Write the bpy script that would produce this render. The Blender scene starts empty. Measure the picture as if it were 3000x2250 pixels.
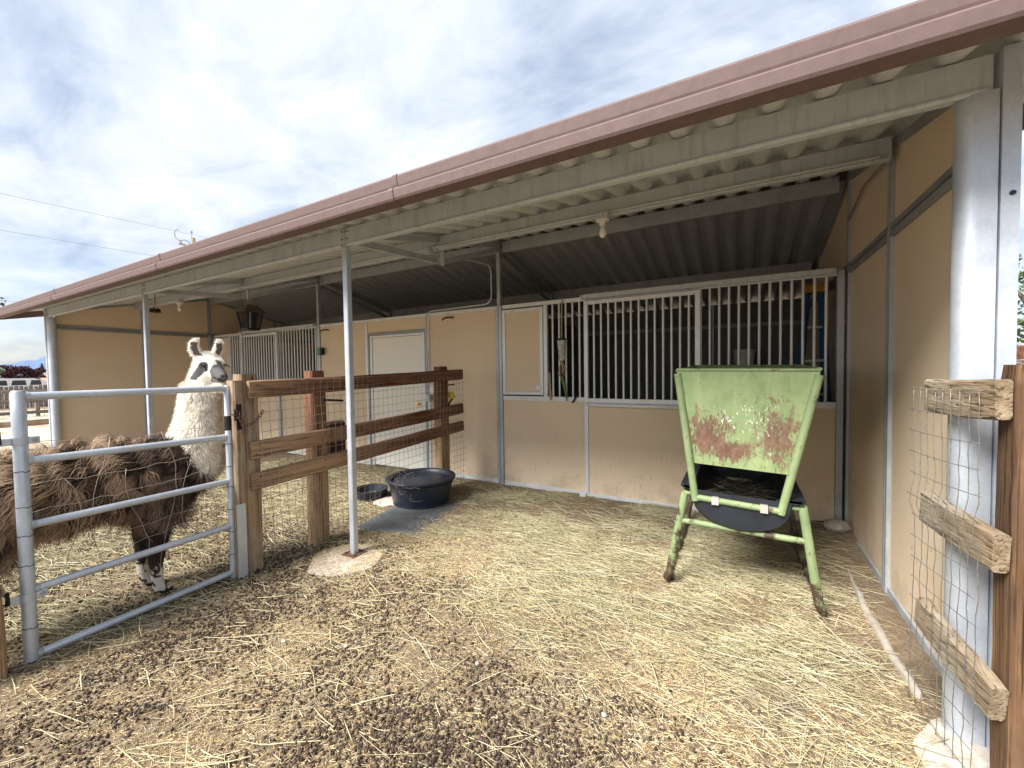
import bpy, bmesh, math, random
import numpy as np
from mathutils import Vector, Matrix

random.seed(7)
RNG = np.random.default_rng(11)
scene = bpy.context.scene
COL = scene.collection

# ------------------------------------------------------------------ camera
PITCH, ROLL, YAW, FPX = -0.0322, -0.0142, 0.5069, 1192.07
fw = Vector((-math.sin(YAW) * math.cos(PITCH), math.cos(YAW) * math.cos(PITCH), math.sin(PITCH)))
rt0 = Vector((math.cos(YAW), math.sin(YAW), 0))
up0 = rt0.cross(fw)
rt = math.cos(ROLL) * rt0 + math.sin(ROLL) * up0
up = -math.sin(ROLL) * rt0 + math.cos(ROLL) * up0
cam = bpy.data.cameras.new('camera')
cam_o = bpy.data.objects.new('camera', cam)
COL.objects.link(cam_o)
M = Matrix((rt, up, -fw)).transposed().to_4x4()
M.translation = Vector((-0.8366, -4.7682, 1.53))
cam_o.matrix_world = M
cam.sensor_width = 36.0
cam.lens = FPX / 3000 * 36.0
cam.clip_start = 0.05
cam.clip_end = 20000
scene.camera = cam_o

# ------------------------------------------------------------------ light
SUN_EL, SUN_AZ = math.radians(45), math.radians(203)      # azimuth clockwise from +Y
sun_dir = Vector((math.sin(SUN_AZ) * math.cos(SUN_EL), math.cos(SUN_AZ) * math.cos(SUN_EL), math.sin(SUN_EL)))
sl = bpy.data.lights.new('sun', 'SUN')
sl.energy = 4.1
sl.angle = math.radians(28)
sl.color = (1.0, 0.965, 0.91)
so = bpy.data.objects.new('sun', sl)
so.rotation_euler = sun_dir.to_track_quat('Z', 'Y').to_euler()
so.location = (0, 0, 30)
COL.objects.link(so)

world = bpy.data.worlds.new('World')
scene.world = world
world.use_nodes = True
wn, wl = world.node_tree.nodes, world.node_tree.links
wn.clear()
def N(nt, t, **kw):
    n = nt.nodes.new(t)
    for k, v in kw.items():
        setattr(n, k, v)
    return n
wt = world.node_tree
w_out = N(wt, 'ShaderNodeOutputWorld')
w_bg = N(wt, 'ShaderNodeBackground')
w_bg.inputs['Strength'].default_value = 0.086
sky = N(wt, 'ShaderNodeTexSky', sky_type='NISHITA', sun_disc=False)
sky.sun_elevation = SUN_EL
sky.sun_rotation = SUN_AZ
sky.air_density = 1.0
sky.dust_density = 1.5
tc = N(wt, 'ShaderNodeTexCoord')
sep = N(wt, 'ShaderNodeSeparateXYZ')
wl.new(tc.outputs['Generated'], sep.inputs[0])
# project direction on a cloud deck: (x,y)/(z+0.12)
addz = N(wt, 'ShaderNodeMath', operation='MAXIMUM'); addz.inputs[1].default_value = 0.0
wl.new(sep.outputs['Z'], addz.inputs[0])
addz2 = N(wt, 'ShaderNodeMath', operation='ADD'); addz2.inputs[1].default_value = 0.16
wl.new(addz.outputs[0], addz2.inputs[0])
dx = N(wt, 'ShaderNodeMath', operation='DIVIDE'); dy = N(wt, 'ShaderNodeMath', operation='DIVIDE')
wl.new(sep.outputs['X'], dx.inputs[0]); wl.new(addz2.outputs[0], dx.inputs[1])
wl.new(sep.outputs['Y'], dy.inputs[0]); wl.new(addz2.outputs[0], dy.inputs[1])
cmb = N(wt, 'ShaderNodeCombineXYZ')
wl.new(dx.outputs[0], cmb.inputs[0]); wl.new(dy.outputs[0], cmb.inputs[1])
mp = N(wt, 'ShaderNodeMapping')
mp.inputs['Rotation'].default_value = (0, 0, math.radians(25))
mp.inputs['Scale'].default_value = (0.95, 1.5, 1.0)
wl.new(cmb.outputs[0], mp.inputs[0])
n1 = N(wt, 'ShaderNodeTexNoise'); n1.inputs['Scale'].default_value = 1.15; n1.inputs['Detail'].default_value = 7
n1.inputs['Roughness'].default_value = 0.55; n1.inputs['Distortion'].default_value = 0.35
wl.new(mp.outputs[0], n1.inputs['Vector'])
n2 = N(wt, 'ShaderNodeTexNoise'); n2.inputs['Scale'].default_value = 3.0; n2.inputs['Detail'].default_value = 6
n2.inputs['Roughness'].default_value = 0.6; n2.inputs['Distortion'].default_value = 0.5
wl.new(mp.outputs[0], n2.inputs['Vector'])
# cloud brightness: soft grey-blue bellies to white tops
r1 = N(wt, 'ShaderNodeValToRGB')
r1.color_ramp.elements[0].position = 0.35; r1.color_ramp.elements[0].color = (2.85, 3.35, 4.35, 1)
r1.color_ramp.elements[1].position = 0.60; r1.color_ramp.elements[1].color = (5.2, 5.45, 5.75, 1)
e = r1.color_ramp.elements.new(0.47); e.color = (4.1, 4.55, 5.3, 1)
mixn = N(wt, 'ShaderNodeMath', operation='MULTIPLY_ADD'); mixn.inputs[1].default_value = 0.5
wl.new(n2.outputs['Fac'], mixn.inputs[0])
sc1 = N(wt, 'ShaderNodeMath', operation='MULTIPLY'); sc1.inputs[1].default_value = 0.5
wl.new(n1.outputs['Fac'], sc1.inputs[0]); wl.new(sc1.outputs[0], mixn.inputs[2])
wl.new(mixn.outputs[0], r1.inputs[0])
# cover: opens near the horizon, some gaps
r2 = N(wt, 'ShaderNodeMapRange'); r2.inputs['From Min'].default_value = 0.34; r2.inputs['From Max'].default_value = 0.5
r2.inputs['To Min'].default_value = 0.72; r2.inputs['To Max'].default_value = 1.0
wl.new(n1.outputs['Fac'], r2.inputs['Value'])
hz = N(wt, 'ShaderNodeMapRange'); hz.inputs['From Min'].default_value = 0.02; hz.inputs['From Max'].default_value = 0.26
hz.inputs['To Min'].default_value = 0.45; hz.inputs['To Max'].default_value = 1.0
wl.new(sep.outputs['Z'], hz.inputs['Value'])
cov = N(wt, 'ShaderNodeMath', operation='MULTIPLY')
wl.new(r2.outputs[0], cov.inputs[0]); wl.new(hz.outputs[0], cov.inputs[1])
wmix = N(wt, 'ShaderNodeMixRGB')
wl.new(cov.outputs[0], wmix.inputs['Fac']); wl.new(sky.outputs[0], wmix.inputs['Color1']); wl.new(r1.outputs[0], wmix.inputs['Color2'])
wl.new(wmix.outputs[0], w_bg.inputs['Color'])
wl.new(w_bg.outputs[0], w_out.inputs[0])

scene.view_settings.view_transform = 'Standard'
scene.view_settings.look = 'None'
scene.view_settings.gamma = 1.0
scene.view_settings.exposure = 1.2
scene.view_settings.use_curve_mapping = False
scene.cycles.max_bounces = 9
scene.cycles.diffuse_bounces = 6
scene.cycles.adaptive_threshold = 0.02

# ------------------------------------------------------------------ materials
MATS = {}
def new_mat(name, rough=0.6, metal=0.0, spec=0.4):
    m = bpy.data.materials.new(name); m.use_nodes = True
    nt = m.node_tree
    b = nt.nodes['Principled BSDF']
    b.inputs['Roughness'].default_value = rough
    b.inputs['Metallic'].default_value = metal
    b.inputs['Specular IOR Level'].default_value = spec
    MATS[name] = m
    return m, nt, b
def texco(nt, scale=(1, 1, 1), out='Object', rand=True):
    t = N(nt, 'ShaderNodeTexCoord')
    mpn = N(nt, 'ShaderNodeMapping'); mpn.inputs['Scale'].default_value = scale
    nt.links.new(t.outputs[out], mpn.inputs[0])
    if rand:   # every object its own piece of the pattern
        oi = N(nt, 'ShaderNodeObjectInfo')
        ml = N(nt, 'ShaderNodeMath', operation='MULTIPLY'); ml.inputs[1].default_value = 37.0
        nt.links.new(oi.outputs['Random'], ml.inputs[0])
        nt.links.new(ml.outputs[0], mpn.inputs['Location'])
    return mpn.outputs[0]
def noise(nt, vec, scale, detail=4, rough=0.55, dist=0.0):
    n = N(nt, 'ShaderNodeTexNoise')
    n.inputs['Scale'].default_value = scale; n.inputs['Detail'].default_value = detail
    n.inputs['Roughness'].default_value = rough; n.inputs['Distortion'].default_value = dist
    nt.links.new(vec, n.inputs['Vector'])
    return n.outputs['Fac']
def ramp(nt, fac, stops):
    r = N(nt, 'ShaderNodeValToRGB')
    el = r.color_ramp.elements
    el[0].position, el[0].color = stops[0][0], (*stops[0][1], 1)
    el[1].position, el[1].color = stops[-1][0], (*stops[-1][1], 1)
    for p, c in stops[1:-1]:
        q = el.new(p); q.color = (*c, 1)
    nt.links.new(fac, r.inputs[0])
    return r.outputs[0]
def mixc(nt, fac, a, b, mode='MIX'):
    m = N(nt, 'ShaderNodeMixRGB', blend_type=mode)
    for k, v in (('Fac', fac), ('Color1', a), ('Color2', b)):
        if isinstance(v, (int, float)): m.inputs[k].default_value = v
        elif isinstance(v, tuple): m.inputs[k].default_value = (*v, 1)
        else: nt.links.new(v, m.inputs[k])
    return m.outputs[0]
def maprange(nt, v, a, b, c=0.0, d=1.0):
    m = N(nt, 'ShaderNodeMapRange')
    for k, x in zip(('From Min', 'From Max', 'To Min', 'To Max'), (a, b, c, d)): m.inputs[k].default_value = x
    nt.links.new(v, m.inputs['Value'])
    return m.outputs[0]
def math2(nt, op, a, b):
    m = N(nt, 'ShaderNodeMath', operation=op)
    for i, v in enumerate((a, b)):
        if isinstance(v, (int, float)): m.inputs[i].default_value = v
        else: nt.links.new(v, m.inputs[i])
    return m.outputs[0]
def bump(nt, b, h, strength=0.3, dist=0.01):
    n = N(nt, 'ShaderNodeBump'); n.inputs['Strength'].default_value = strength; n.inputs['Distance'].default_value = dist
    nt.links.new(h, n.inputs['Height']); nt.links.new(n.outputs[0], b.inputs['Normal'])
def setc(nt, b, c):
    if isinstance(c, tuple): b.inputs['Base Color'].default_value = (*c, 1)
    else: nt.links.new(c, b.inputs['Base Color'])

def mat_galv(name, c0, c1, metal=0.45, rough=0.5, streak=0.0, dirt=(0.25, 0.22, 0.17), dirt_amt=0.35):
    m, nt, b = new_mat(name, rough, metal)
    v = texco(nt)
    vor = N(nt, 'ShaderNodeTexVoronoi'); vor.inputs['Scale'].default_value = 110
    nt.links.new(v, vor.inputs['Vector'])
    sp = N(nt, 'ShaderNodeSeparateColor'); nt.links.new(vor.outputs['Color'], sp.inputs[0])
    a = noise(nt, v, 6, 5)
    f = math2(nt, 'ADD', math2(nt, 'MULTIPLY', sp.outputs[0], 0.16), math2(nt, 'MULTIPLY', a, 0.84))
    c = ramp(nt, f, [(0.3, c0), (0.75, c1)])
    d = noise(nt, texco(nt, (5, 5, 1.2) if not streak else (9, 9, 0.9)), 3.0, 6, 0.65)
    c = mixc(nt, maprange(nt, d, 0.5, 0.75, 0, dirt_amt), c, dirt)
    setc(nt, b, c)
    nt.links.new(maprange(nt, a, 0.3, 0.7, rough - 0.1, rough + 0.15), b.inputs['Roughness'])
    bump(nt, b, a, 0.12, 0.004)
    return m
mat_galv('galvanized', (0.40, 0.435, 0.48), (0.55, 0.585, 0.63))
mat_galv('galvanized_bright', (0.44, 0.485, 0.55), (0.58, 0.625, 0.69), 0.4, 0.42, dirt_amt=0.2)
mat_galv('bar_steel_lit', (0.68, 0.70, 0.73), (0.80, 0.82, 0.85), 0.2, 0.4, dirt_amt=0.2)  # galvanized copy for stall fronts, extra light under the roof put into its colour
mat_galv('galvanized_weathered', (0.50, 0.54, 0.57), (0.60, 0.64, 0.67), 0.15, 0.55, streak=1, dirt=(0.30, 0.31, 0.31), dirt_amt=0.6)
mat_galv('galvanized_dull', (0.26, 0.27, 0.29), (0.42, 0.43, 0.45), 0.35, 0.55, streak=1)
mat_galv('roof_metal_shaded', (0.40, 0.43, 0.47), (0.50, 0.53, 0.57), 0.3, 0.45, streak=1)  # back slope copy of the roof metal, its dimmer light mixed into the colour
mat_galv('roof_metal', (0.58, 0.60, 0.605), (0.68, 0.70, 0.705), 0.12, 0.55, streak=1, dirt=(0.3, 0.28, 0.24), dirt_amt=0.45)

def mat_panel(name, c0, c1):
    m, nt, b = new_mat(name, 0.75, 0, 0.25)
    v = texco(nt)
    a = noise(nt, v, 1.3, 5, 0.6)
    g = noise(nt, v, 160, 2, 0.7)
    c = ramp(nt, a, [(0.3, c0), (0.7, c1)])
    c = mixc(nt, maprange(nt, g, 0.35, 0.65, 0, 0.22), c, tuple(x * 0.72 for x in c0))
    # mud splashed up the panel and scuffs, in patches of their own
    t = N(nt, 'ShaderNodeTexCoord'); s = N(nt, 'ShaderNodeSeparateXYZ')
    geo = N(nt, 'ShaderNodeNewGeometry'); nt.links.new(geo.outputs['Position'], s.inputs[0])
    d = noise(nt, v, 3.2, 7, 0.7)
    low = maprange(nt, s.outputs['Z'], 0.02, 0.5, 0.42, 0.0)
    mud = math2(nt, 'MULTIPLY', maprange(nt, d, 0.48, 0.66), low)
    c = mixc(nt, mud, c, (0.24, 0.17, 0.11))
    sc = noise(nt, texco(nt, (9, 9, 2.0)), 5.0, 3, 0.5, 1.4)
    scm = math2(nt, 'MULTIPLY', maprange(nt, sc, 0.665, 0.70), maprange(nt, s.outputs['Z'], 0.95, 0.5, 0, 0.5))
    c = mixc(nt, scm, c, (0.16, 0.12, 0.09))
    setc(nt, b, c)
    bump(nt, b, g, 0.25, 0.002)
    return m
mat_panel('tan_panel', (0.745, 0.60, 0.435), (0.805, 0.665, 0.50))
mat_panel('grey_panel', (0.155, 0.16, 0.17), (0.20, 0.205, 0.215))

def mat_plain(name, c, rough=0.6, metal=0.0, var=0.25, scale=8.0, bmp=0.1, spec=0.4):
    m, nt, b = new_mat(name, rough, metal, spec)
    v = texco(nt)
    a = noise(nt, v, scale, 5, 0.6)
    setc(nt, b, ramp(nt, a, [(0.28, tuple(x * (1 - var) for x in c)), (0.72, tuple(min(1, x * (1 + var)) for x in c))]))
    bump(nt, b, a, bmp, 0.005)
    return m
mat_plain('mauve_trim', (0.145, 0.097, 0.092), 0.7, 0, 0.12, 25, 0.1)
mat_plain('cream_door', (0.87, 0.855, 0.79), 0.5, 0, 0.03, 30, 0.05)
mat_plain('black_rubber', (0.026, 0.033, 0.048), 0.38, 0, 0.4, 6, 0.15)
mat_plain('tray_plastic', (0.016, 0.019, 0.026), 0.55, 0, 0.35, 9, 0.1)
mat_plain('mat_rubber', (0.105, 0.112, 0.12), 0.7, 0, 0.35, 5, 0.2)
mat_plain('kerb_concrete', (0.34, 0.305, 0.255), 0.9, 0, 0.3, 14, 0.5)
mat_plain('concrete', (0.56, 0.50, 0.44), 0.85, 0, 0.2, 9, 0.4)
mat_plain('white_plastic', (0.75, 0.74, 0.7), 0.5, 0, 0.08)
mat_plain('clip_steel', (0.52, 0.50, 0.46), 0.45, 0.4, 0.15)
mat_plain('bulb_glass', (0.82, 0.80, 0.74), 0.25, 0, 0.05)
mat_plain('black_metal', (0.018, 0.018, 0.022), 0.45, 0.3, 0.3, 20)
mat_plain('bronze_metal', (0.13, 0.10, 0.075), 0.5, 0.5, 0.3, 20)
mat_plain('rusty_chain', (0.16, 0.085, 0.06), 0.75, 0.3, 0.5, 60, 0.3)
mat_plain('wire', (0.38, 0.33, 0.28), 0.5, 0.4, 0.3, 60)
mat_plain('wire_dark', (0.23, 0.21, 0.19), 0.5, 0.5, 0.4, 60)
mat_plain('yellow_bristle', (0.72, 0.52, 0.03), 0.7, 0, 0.2, 60)
mat_plain('orange_plastic', (0.42, 0.20, 0.015), 0.5, 0, 0.15)
mat_plain('blue_fiberglass', (0.02, 0.10, 0.22), 0.5, 0, 0.2)
mat_plain('green_handle', (0.10, 0.20, 0.05), 0.6, 0, 0.2)
mat_plain('green_screen', (0.05, 0.30, 0.10), 0.3, 0, 0.5, 30)
mat_plain('brass', (0.75, 0.52, 0.16), 0.3, 0.9, 0.1)
mat_plain('rope', (0.42, 0.31, 0.14), 0.9, 0, 0.3, 60)
mat_plain('clear_bag', (0.45, 0.44, 0.40), 0.25, 0, 0.45, 25, 0.6)
mat_plain('pale_wood', (0.46, 0.35, 0.22), 0.8, 0, 0.3, 14)
mat_plain('dark_brown', (0.055, 0.03, 0.025), 0.6, 0, 0.3, 14)
mat_plain('car_white', (0.85, 0.85, 0.85), 0.3, 0, 0.03)
mat_plain('car_glass', (0.05, 0.06, 0.07), 0.1, 0, 0.1)
mat_plain('mountain_haze', (0.10, 0.155, 0.27), 0.95, 0, 0.12, 0.01)  # blue of the distant air painted into the ridge's base colour
mat_plain('house_wall', (0.36, 0.27, 0.21), 0.8, 0, 0.1)
mat_plain('house_roof', (0.27, 0.22, 0.2), 0.8, 0, 0.2)
mat_plain('stone', (0.40, 0.36, 0.31), 0.85, 0, 0.3, 12, 0.5)
mat_plain('branch_bark', (0.17, 0.13, 0.11), 0.9, 0, 0.4, 30, 0.4)
mat_plain('blue_twine', (0.08, 0.16, 0.2), 0.8, 0, 0.3, 40)

def mat_wood(name, axis, c0, c1, c2, grey=0.3, greyc=(0.40, 0.35, 0.28), bleach=None):
    m, nt, b = new_mat(name, 0.82, 0, 0.25)
    s = [26, 26, 26]; s[axis] = 1.5
    v = texco(nt, tuple(s))
    a = noise(nt, v, 1.0, 6, 0.6, 0.6)
    fine = noise(nt, texco(nt, tuple(x * (0.9 if i_ == axis else 3.4) for i_, x in enumerate(s))), 1.0, 4, 0.6)
    big = noise(nt, texco(nt, (3, 3, 3)), 1.0, 4, 0.6)
    c = ramp(nt, a, [(0.28, c0), (0.5, c1), (0.72, c2)])
    c = mixc(nt, maprange(nt, big, 0.40, 0.62, 0, grey), c, greyc)
    if bleach:      # weather-bleached stretch: (axis index, from, to, colour)
        g_ = N(nt, 'ShaderNodeNewGeometry'); s_ = N(nt, 'ShaderNodeSeparateXYZ'); nt.links.new(g_.outputs['Position'], s_.inputs[0])
        bm_ = maprange(nt, math2(nt, 'ADD', s_.outputs[bleach[0]], math2(nt, 'MULTIPLY', math2(nt, 'SUBTRACT', a, 0.5), bleach[4])), bleach[1], bleach[2], 0.0, 0.9)
        lc = ramp(nt, a, [(0.28, tuple(x * 0.62 for x in bleach[3])), (0.6, bleach[3]), (0.8, tuple(min(1, x * 1.25) for x in bleach[3]))])
        c = mixc(nt, bm_, c, lc)
    st_ = [7, 7, 7]; st_[axis] = 1.6
    stain = noise(nt, texco(nt, tuple(st_)), 1.0, 6, 0.7, 0.8)
    c = mixc(nt, maprange(nt, stain, 0.5, 0.72, 0, 0.6), c, tuple(x * 0.55 for x in c0))
    crack = maprange(nt, fine, 0.36, 0.45, 0.8, 0.0)
    c = mixc(nt, crack, c, tuple(x * 0.25 for x in c0))
    setc(nt, b, c)
    bump(nt, b, math2(nt, 'ADD', math2(nt, 'MULTIPLY', a, 0.6), fine), 0.8, 0.009)
    return m
RED = ((0.085, 0.032, 0.019), (0.175, 0.075, 0.042), (0.27, 0.14, 0.082))
TANW = ((0.20, 0.12, 0.065), (0.335, 0.22, 0.125), (0.45, 0.325, 0.205))
mat_wood('wood_red_y', 1, *RED, grey=0.25, greyc=(0.30, 0.20, 0.14), bleach=(1, -2.55, -3.0, (0.42, 0.285, 0.175), 0.5))
mat_wood('wood_mixed_y', 1, (0.15, 0.075, 0.045), (0.29, 0.17, 0.10), (0.43, 0.29, 0.19), 0.7, (0.45, 0.36, 0.27))
mat_wood('wood_rail_y', 1, *RED, grey=0.35, greyc=(0.30, 0.20, 0.14), bleach=(1, -2.0, -2.75, (0.45, 0.30, 0.185), 0.9))
mat_wood('wood_rail_low_y', 1, (0.11, 0.045, 0.028), (0.20, 0.095, 0.058), (0.30, 0.17, 0.11), grey=0.35, greyc=(0.30, 0.20, 0.14), bleach=(1, -1.4, -2.4, (0.43, 0.28, 0.17), 1.0))
mat_wood('wood_red_z', 2, *RED, grey=0.25, greyc=(0.32, 0.20, 0.12), bleach=(2, 1.15, 0.55, (0.45, 0.31, 0.18), 0.8))
mat_wood('wood_tan_z', 2, *TANW, grey=0.6)
mat_wood('wood_tan_y', 1, *TANW, grey=0.6, greyc=(0.50, 0.44, 0.33))
mat_wood('wood_worn_y', 1, (0.15, 0.105, 0.062), (0.27, 0.20, 0.128), (0.38, 0.305, 0.21), 0.8, (0.35, 0.31, 0.24))
mat_wood('wood_orange_z', 2, (0.06, 0.03, 0.015), (0.18, 0.10, 0.048), (0.38, 0.24, 0.105), 0.7, (0.105, 0.06, 0.04))
mat_wood('wood_grey_y', 1, (0.12, 0.10, 0.09), (0.2, 0.175, 0.155), (0.3, 0.265, 0.235), 0.4, (0.3, 0.27, 0.24))
mat_wood('wood_grey_z', 2, (0.12, 0.10, 0.09), (0.2, 0.175, 0.155), (0.3, 0.265, 0.235), 0.4, (0.3, 0.27, 0.24))

def mat_green():
    m, nt, b = new_mat('green_paint', 0.5, 0, 0.35)
    v = texco(nt, rand=False)
    a = noise(nt, v, 7, 6, 0.65)
    c = ramp(nt, a, [(0.3, (0.20, 0.285, 0.125)), (0.55, (0.275, 0.36, 0.17)), (0.75, (0.36, 0.41, 0.215))])
    # long pale streaks and yellowing
    st = noise(nt, texco(nt, (22, 22, 2.5), rand=False), 1.0, 4, 0.6)
    c = mixc(nt, maprange(nt, st, 0.5, 0.75, 0, 0.4), c, (0.47, 0.49, 0.25))
    return m, nt, b, v, c
m, nt, b, v, c = mat_green()
ru = noise(nt, v, 9, 8, 0.7)
c = mixc(nt, 0.22, c, (0.10, 0.13, 0.085))
c = mixc(nt, maprange(nt, ru, 0.60, 0.66), c, (0.16, 0.07, 0.045))
geo = N(nt, 'ShaderNodeNewGeometry'); s = N(nt, 'ShaderNodeSeparateXYZ'); nt.links.new(geo.outputs['Position'], s.inputs[0])
low = math2(nt, 'ADD', ru, maprange(nt, s.outputs['Z'], 0.05, 0.68, 0.14, -0.03))
c = mixc(nt, maprange(nt, low, 0.55, 0.63), c, (0.075, 0.05, 0.035))
setc(nt, b, c); bump(nt, b, ru, 0.3, 0.004)

# the end plate: same paint worn through to rust in two big patches, chips scratched white
m, nt, b, v, c = mat_green(); m.name = 'green_plate'; MATS['green_plate'] = m; MATS['green_paint'] = bpy.data.materials['green_paint']
sx = N(nt, 'ShaderNodeSeparateXYZ'); t = N(nt, 'ShaderNodeTexCoord'); nt.links.new(t.outputs['Object'], sx.inputs[0])
def blob(cx, cz, rx, rz):
    ax = math2(nt, 'DIVIDE', math2(nt, 'SUBTRACT', sx.outputs['X'], cx), rx)
    az = math2(nt, 'DIVIDE', math2(nt, 'SUBTRACT', sx.outputs['Z'], cz), rz)
    d = math2(nt, 'SQRT', math2(nt, 'ADD', math2(nt, 'MULTIPLY', ax, ax), math2(nt, 'MULTIPLY', az, az)), 0.0)
    return math2(nt, 'SUBTRACT', 1.0, d)
n_edge = noise(nt, texco(nt, (1, 1, 0.55), rand=False), 16, 9, 0.72)
n_scr = noise(nt, texco(nt, (1, 1, 0.22), rand=False), 46, 5, 0.6, 0.8)
def mx(a, b_): return math2(nt, 'MAXIMUM', a, b_)
P1 = mx(blob(-0.20, 0.32, 0.19, 0.20), blob(-0.08, 0.235, 0.21, 0.10))
P2 = blob(0.20, 0.35, 0.15, 0.28)
P3 = mx(P1, math2(nt, 'MULTIPLY', P2, 0.75))
rm = math2(nt, 'ADD', P3, math2(nt, 'MULTIPLY', math2(nt, 'SUBTRACT', n_edge, 0.5), 3.0))
rm = math2(nt, 'ADD', rm, math2(nt, 'MULTIPLY', math2(nt, 'SUBTRACT', n_scr, 0.55), 1.2))
n_c0 = noise(nt, texco(nt, (1, 1, 0.5), rand=False), 75, 4, 0.65, 0.5)
rustc = ramp(nt, n_edge, [(0.3, (0.095, 0.045, 0.034)), (0.5, (0.17, 0.092, 0.064)), (0.7, (0.27, 0.175, 0.115))])
c = mixc(nt, maprange(nt, math2(nt, 'ADD', rm, math2(nt, 'MULTIPLY', math2(nt, 'SUBTRACT', n_c0, 0.5), 1.6)), 0.05, 0.5), c, rustc)
chipz = mx(blob(0.05, 0.44, 0.26, 0.30), blob(-0.1, 0.46, 0.22, 0.14))
n_c = noise(nt, texco(nt, (1, 1, 0.4), rand=False), 60, 4, 0.6, 1.0)
ch = math2(nt, 'ADD', math2(nt, 'MULTIPLY', chipz, 0.16), n_c)
c = mixc(nt, maprange(nt, ch, 0.715, 0.74), c, (0.72, 0.70, 0.62))
edge = noise(nt, v, 30, 5, 0.7)
c = mixc(nt, maprange(nt, edge, 0.66, 0.70), c, (0.2, 0.1, 0.06))
setc(nt, b, c); bump(nt, b, n_edge, 0.3, 0.004)

def mat_attr(name, rough=0.8, spec=0.25, var=0.0, transl=False):
    m, nt, b = new_mat(name, rough, 0, spec)
    a = N(nt, 'ShaderNodeAttribute'); a.attribute_name = 'Col'
    c = a.outputs['Color']
    if var:
        n = noise(nt, texco(nt, rand=False), 40, 3)
        c = mixc(nt, maprange(nt, n, 0.3, 0.7, 0, var), c, (0.02, 0.015, 0.01))
    setc(nt, b, c)
    return m
mat_attr('straw', 0.7, 0.3)
mat_attr('pellet', 0.8, 0.15)
mat_attr('fur', 0.9, 0.15)
mat_attr('foliage', 0.75, 0.2)

def mat_ground():
    m, nt, b = new_mat('dirt', 0.95, 0, 0.15)
    v = texco(nt, rand=False)
    a = noise(nt, v, 0.9, 6, 0.6)
    f = noise(nt, v, 14, 7, 0.7)
    g = noise(nt, v, 110, 3, 0.7)
    c = ramp(nt, a, [(0.30, (0.19, 0.138, 0.092)), (0.5, (0.27, 0.205, 0.138)), (0.7, (0.345, 0.27, 0.185))])
    c = mixc(nt, maprange(nt, f, 0.42, 0.62, 0, 0.6), c, (0.12, 0.085, 0.055))
    c = mixc(nt, maprange(nt, g, 0.5, 0.68, 0, 0.5), c, (0.42, 0.335, 0.22))
    setc(nt, b, c)
    bump(nt, b, math2(nt, 'ADD', f, math2(nt, 'MULTIPLY', g, 0.5)), 0.9, 0.03)
mat_ground()
m = MATS['concrete']; nt = m.node_tree; b = nt.nodes['Principled BSDF']
oldc = b.inputs['Base Color'].links[0].from_socket
gd = N(nt, 'ShaderNodeNewGeometry')
vd = N(nt, 'ShaderNodeMapping'); nt.links.new(gd.outputs['Position'], vd.inputs[0])
dn_ = noise(nt, vd.outputs[0], 7, 8, 0.72)
dn2 = noise(nt, vd.outputs[0], 38, 4, 0.7)
cc_ = mixc(nt, maprange(nt, dn_, 0.46, 0.62, 0, 0.75), oldc, (0.27, 0.205, 0.14))
cc_ = mixc(nt, maprange(nt, dn2, 0.62, 0.70, 0, 0.7), cc_, (0.12, 0.09, 0.07))
nt.links.new(cc_, b.inputs['Base Color'])
m, nt, b = new_mat('arena_sand', 0.95, 0, 0.15)
v = texco(nt, rand=False)
a = noise(nt, v, 0.8, 8, 0.7)
setc(nt, b, ramp(nt, a, [(0.38, (0.33, 0.26, 0.18)), (0.5, (0.52, 0.45, 0.35)), (0.7, (0.6, 0.53, 0.43))]))

# ------------------------------------------------------------------ mesh helpers
WLOC = {}
def link(name, me, mat=None, parent=None, loc=(0, 0, 0)):
    o = bpy.data.objects.new(name, me)
    COL.objects.link(o)
    if me is not None and mat and not me.materials:
        me.materials.append(MATS[mat])
    loc = Vector(loc)
    WLOC[o.name] = loc.copy()
    if parent is not None:
        o.parent = parent
        o.location = loc - WLOC[parent.name]
    else:
        o.location = loc
    return o
def tag(o, label=None, cat=None, group=None, kind=None):
    if label: o['label'] = label
    if cat: o['category'] = cat
    if group: o['group'] = group
    if kind: o['kind'] = kind
    return o
def thing(name, label, cat, loc=(0, 0, 0), group=None):
    o = link(name, None, None, None, loc)
    return tag(o, label, cat, group)
def mesh_from(name, verts, faces, smooth=False):
    me = bpy.data.meshes.new(name)
    me.from_pydata([tuple(v) for v in verts], [], faces)
    me.update()
    if smooth:
        me.polygons.foreach_set('use_smooth', [True] * len(me.polygons))
    return me
def fix_normals(me):
    bm = bmesh.new(); bm.from_mesh(me)
    bmesh.ops.recalc_face_normals(bm, faces=bm.faces)
    bm.to_mesh(me); bm.free()
    return me
BOXC = {}
def box_mesh(dx, dy, dz, bev=0.003):
    k = (round(dx, 4), round(dy, 4), round(dz, 4), bev)
    if k in BOXC: return BOXC[k].copy()
    bm = bmesh.new()
    bmesh.ops.create_cube(bm, size=1.0)
    bmesh.ops.scale(bm, vec=(dx, dy, dz), verts=bm.verts)
    if bev:
        bev = min(bev, 0.3 * min(dx, dy, dz))
        bmesh.ops.bevel(bm, geom=list(bm.edges), offset=bev, segments=1, affect='EDGES')
    me = bpy.data.meshes.new('box'); bm.to_mesh(me); bm.free()
    BOXC[k] = me
    return me.copy()
SHARE = {}
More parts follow.
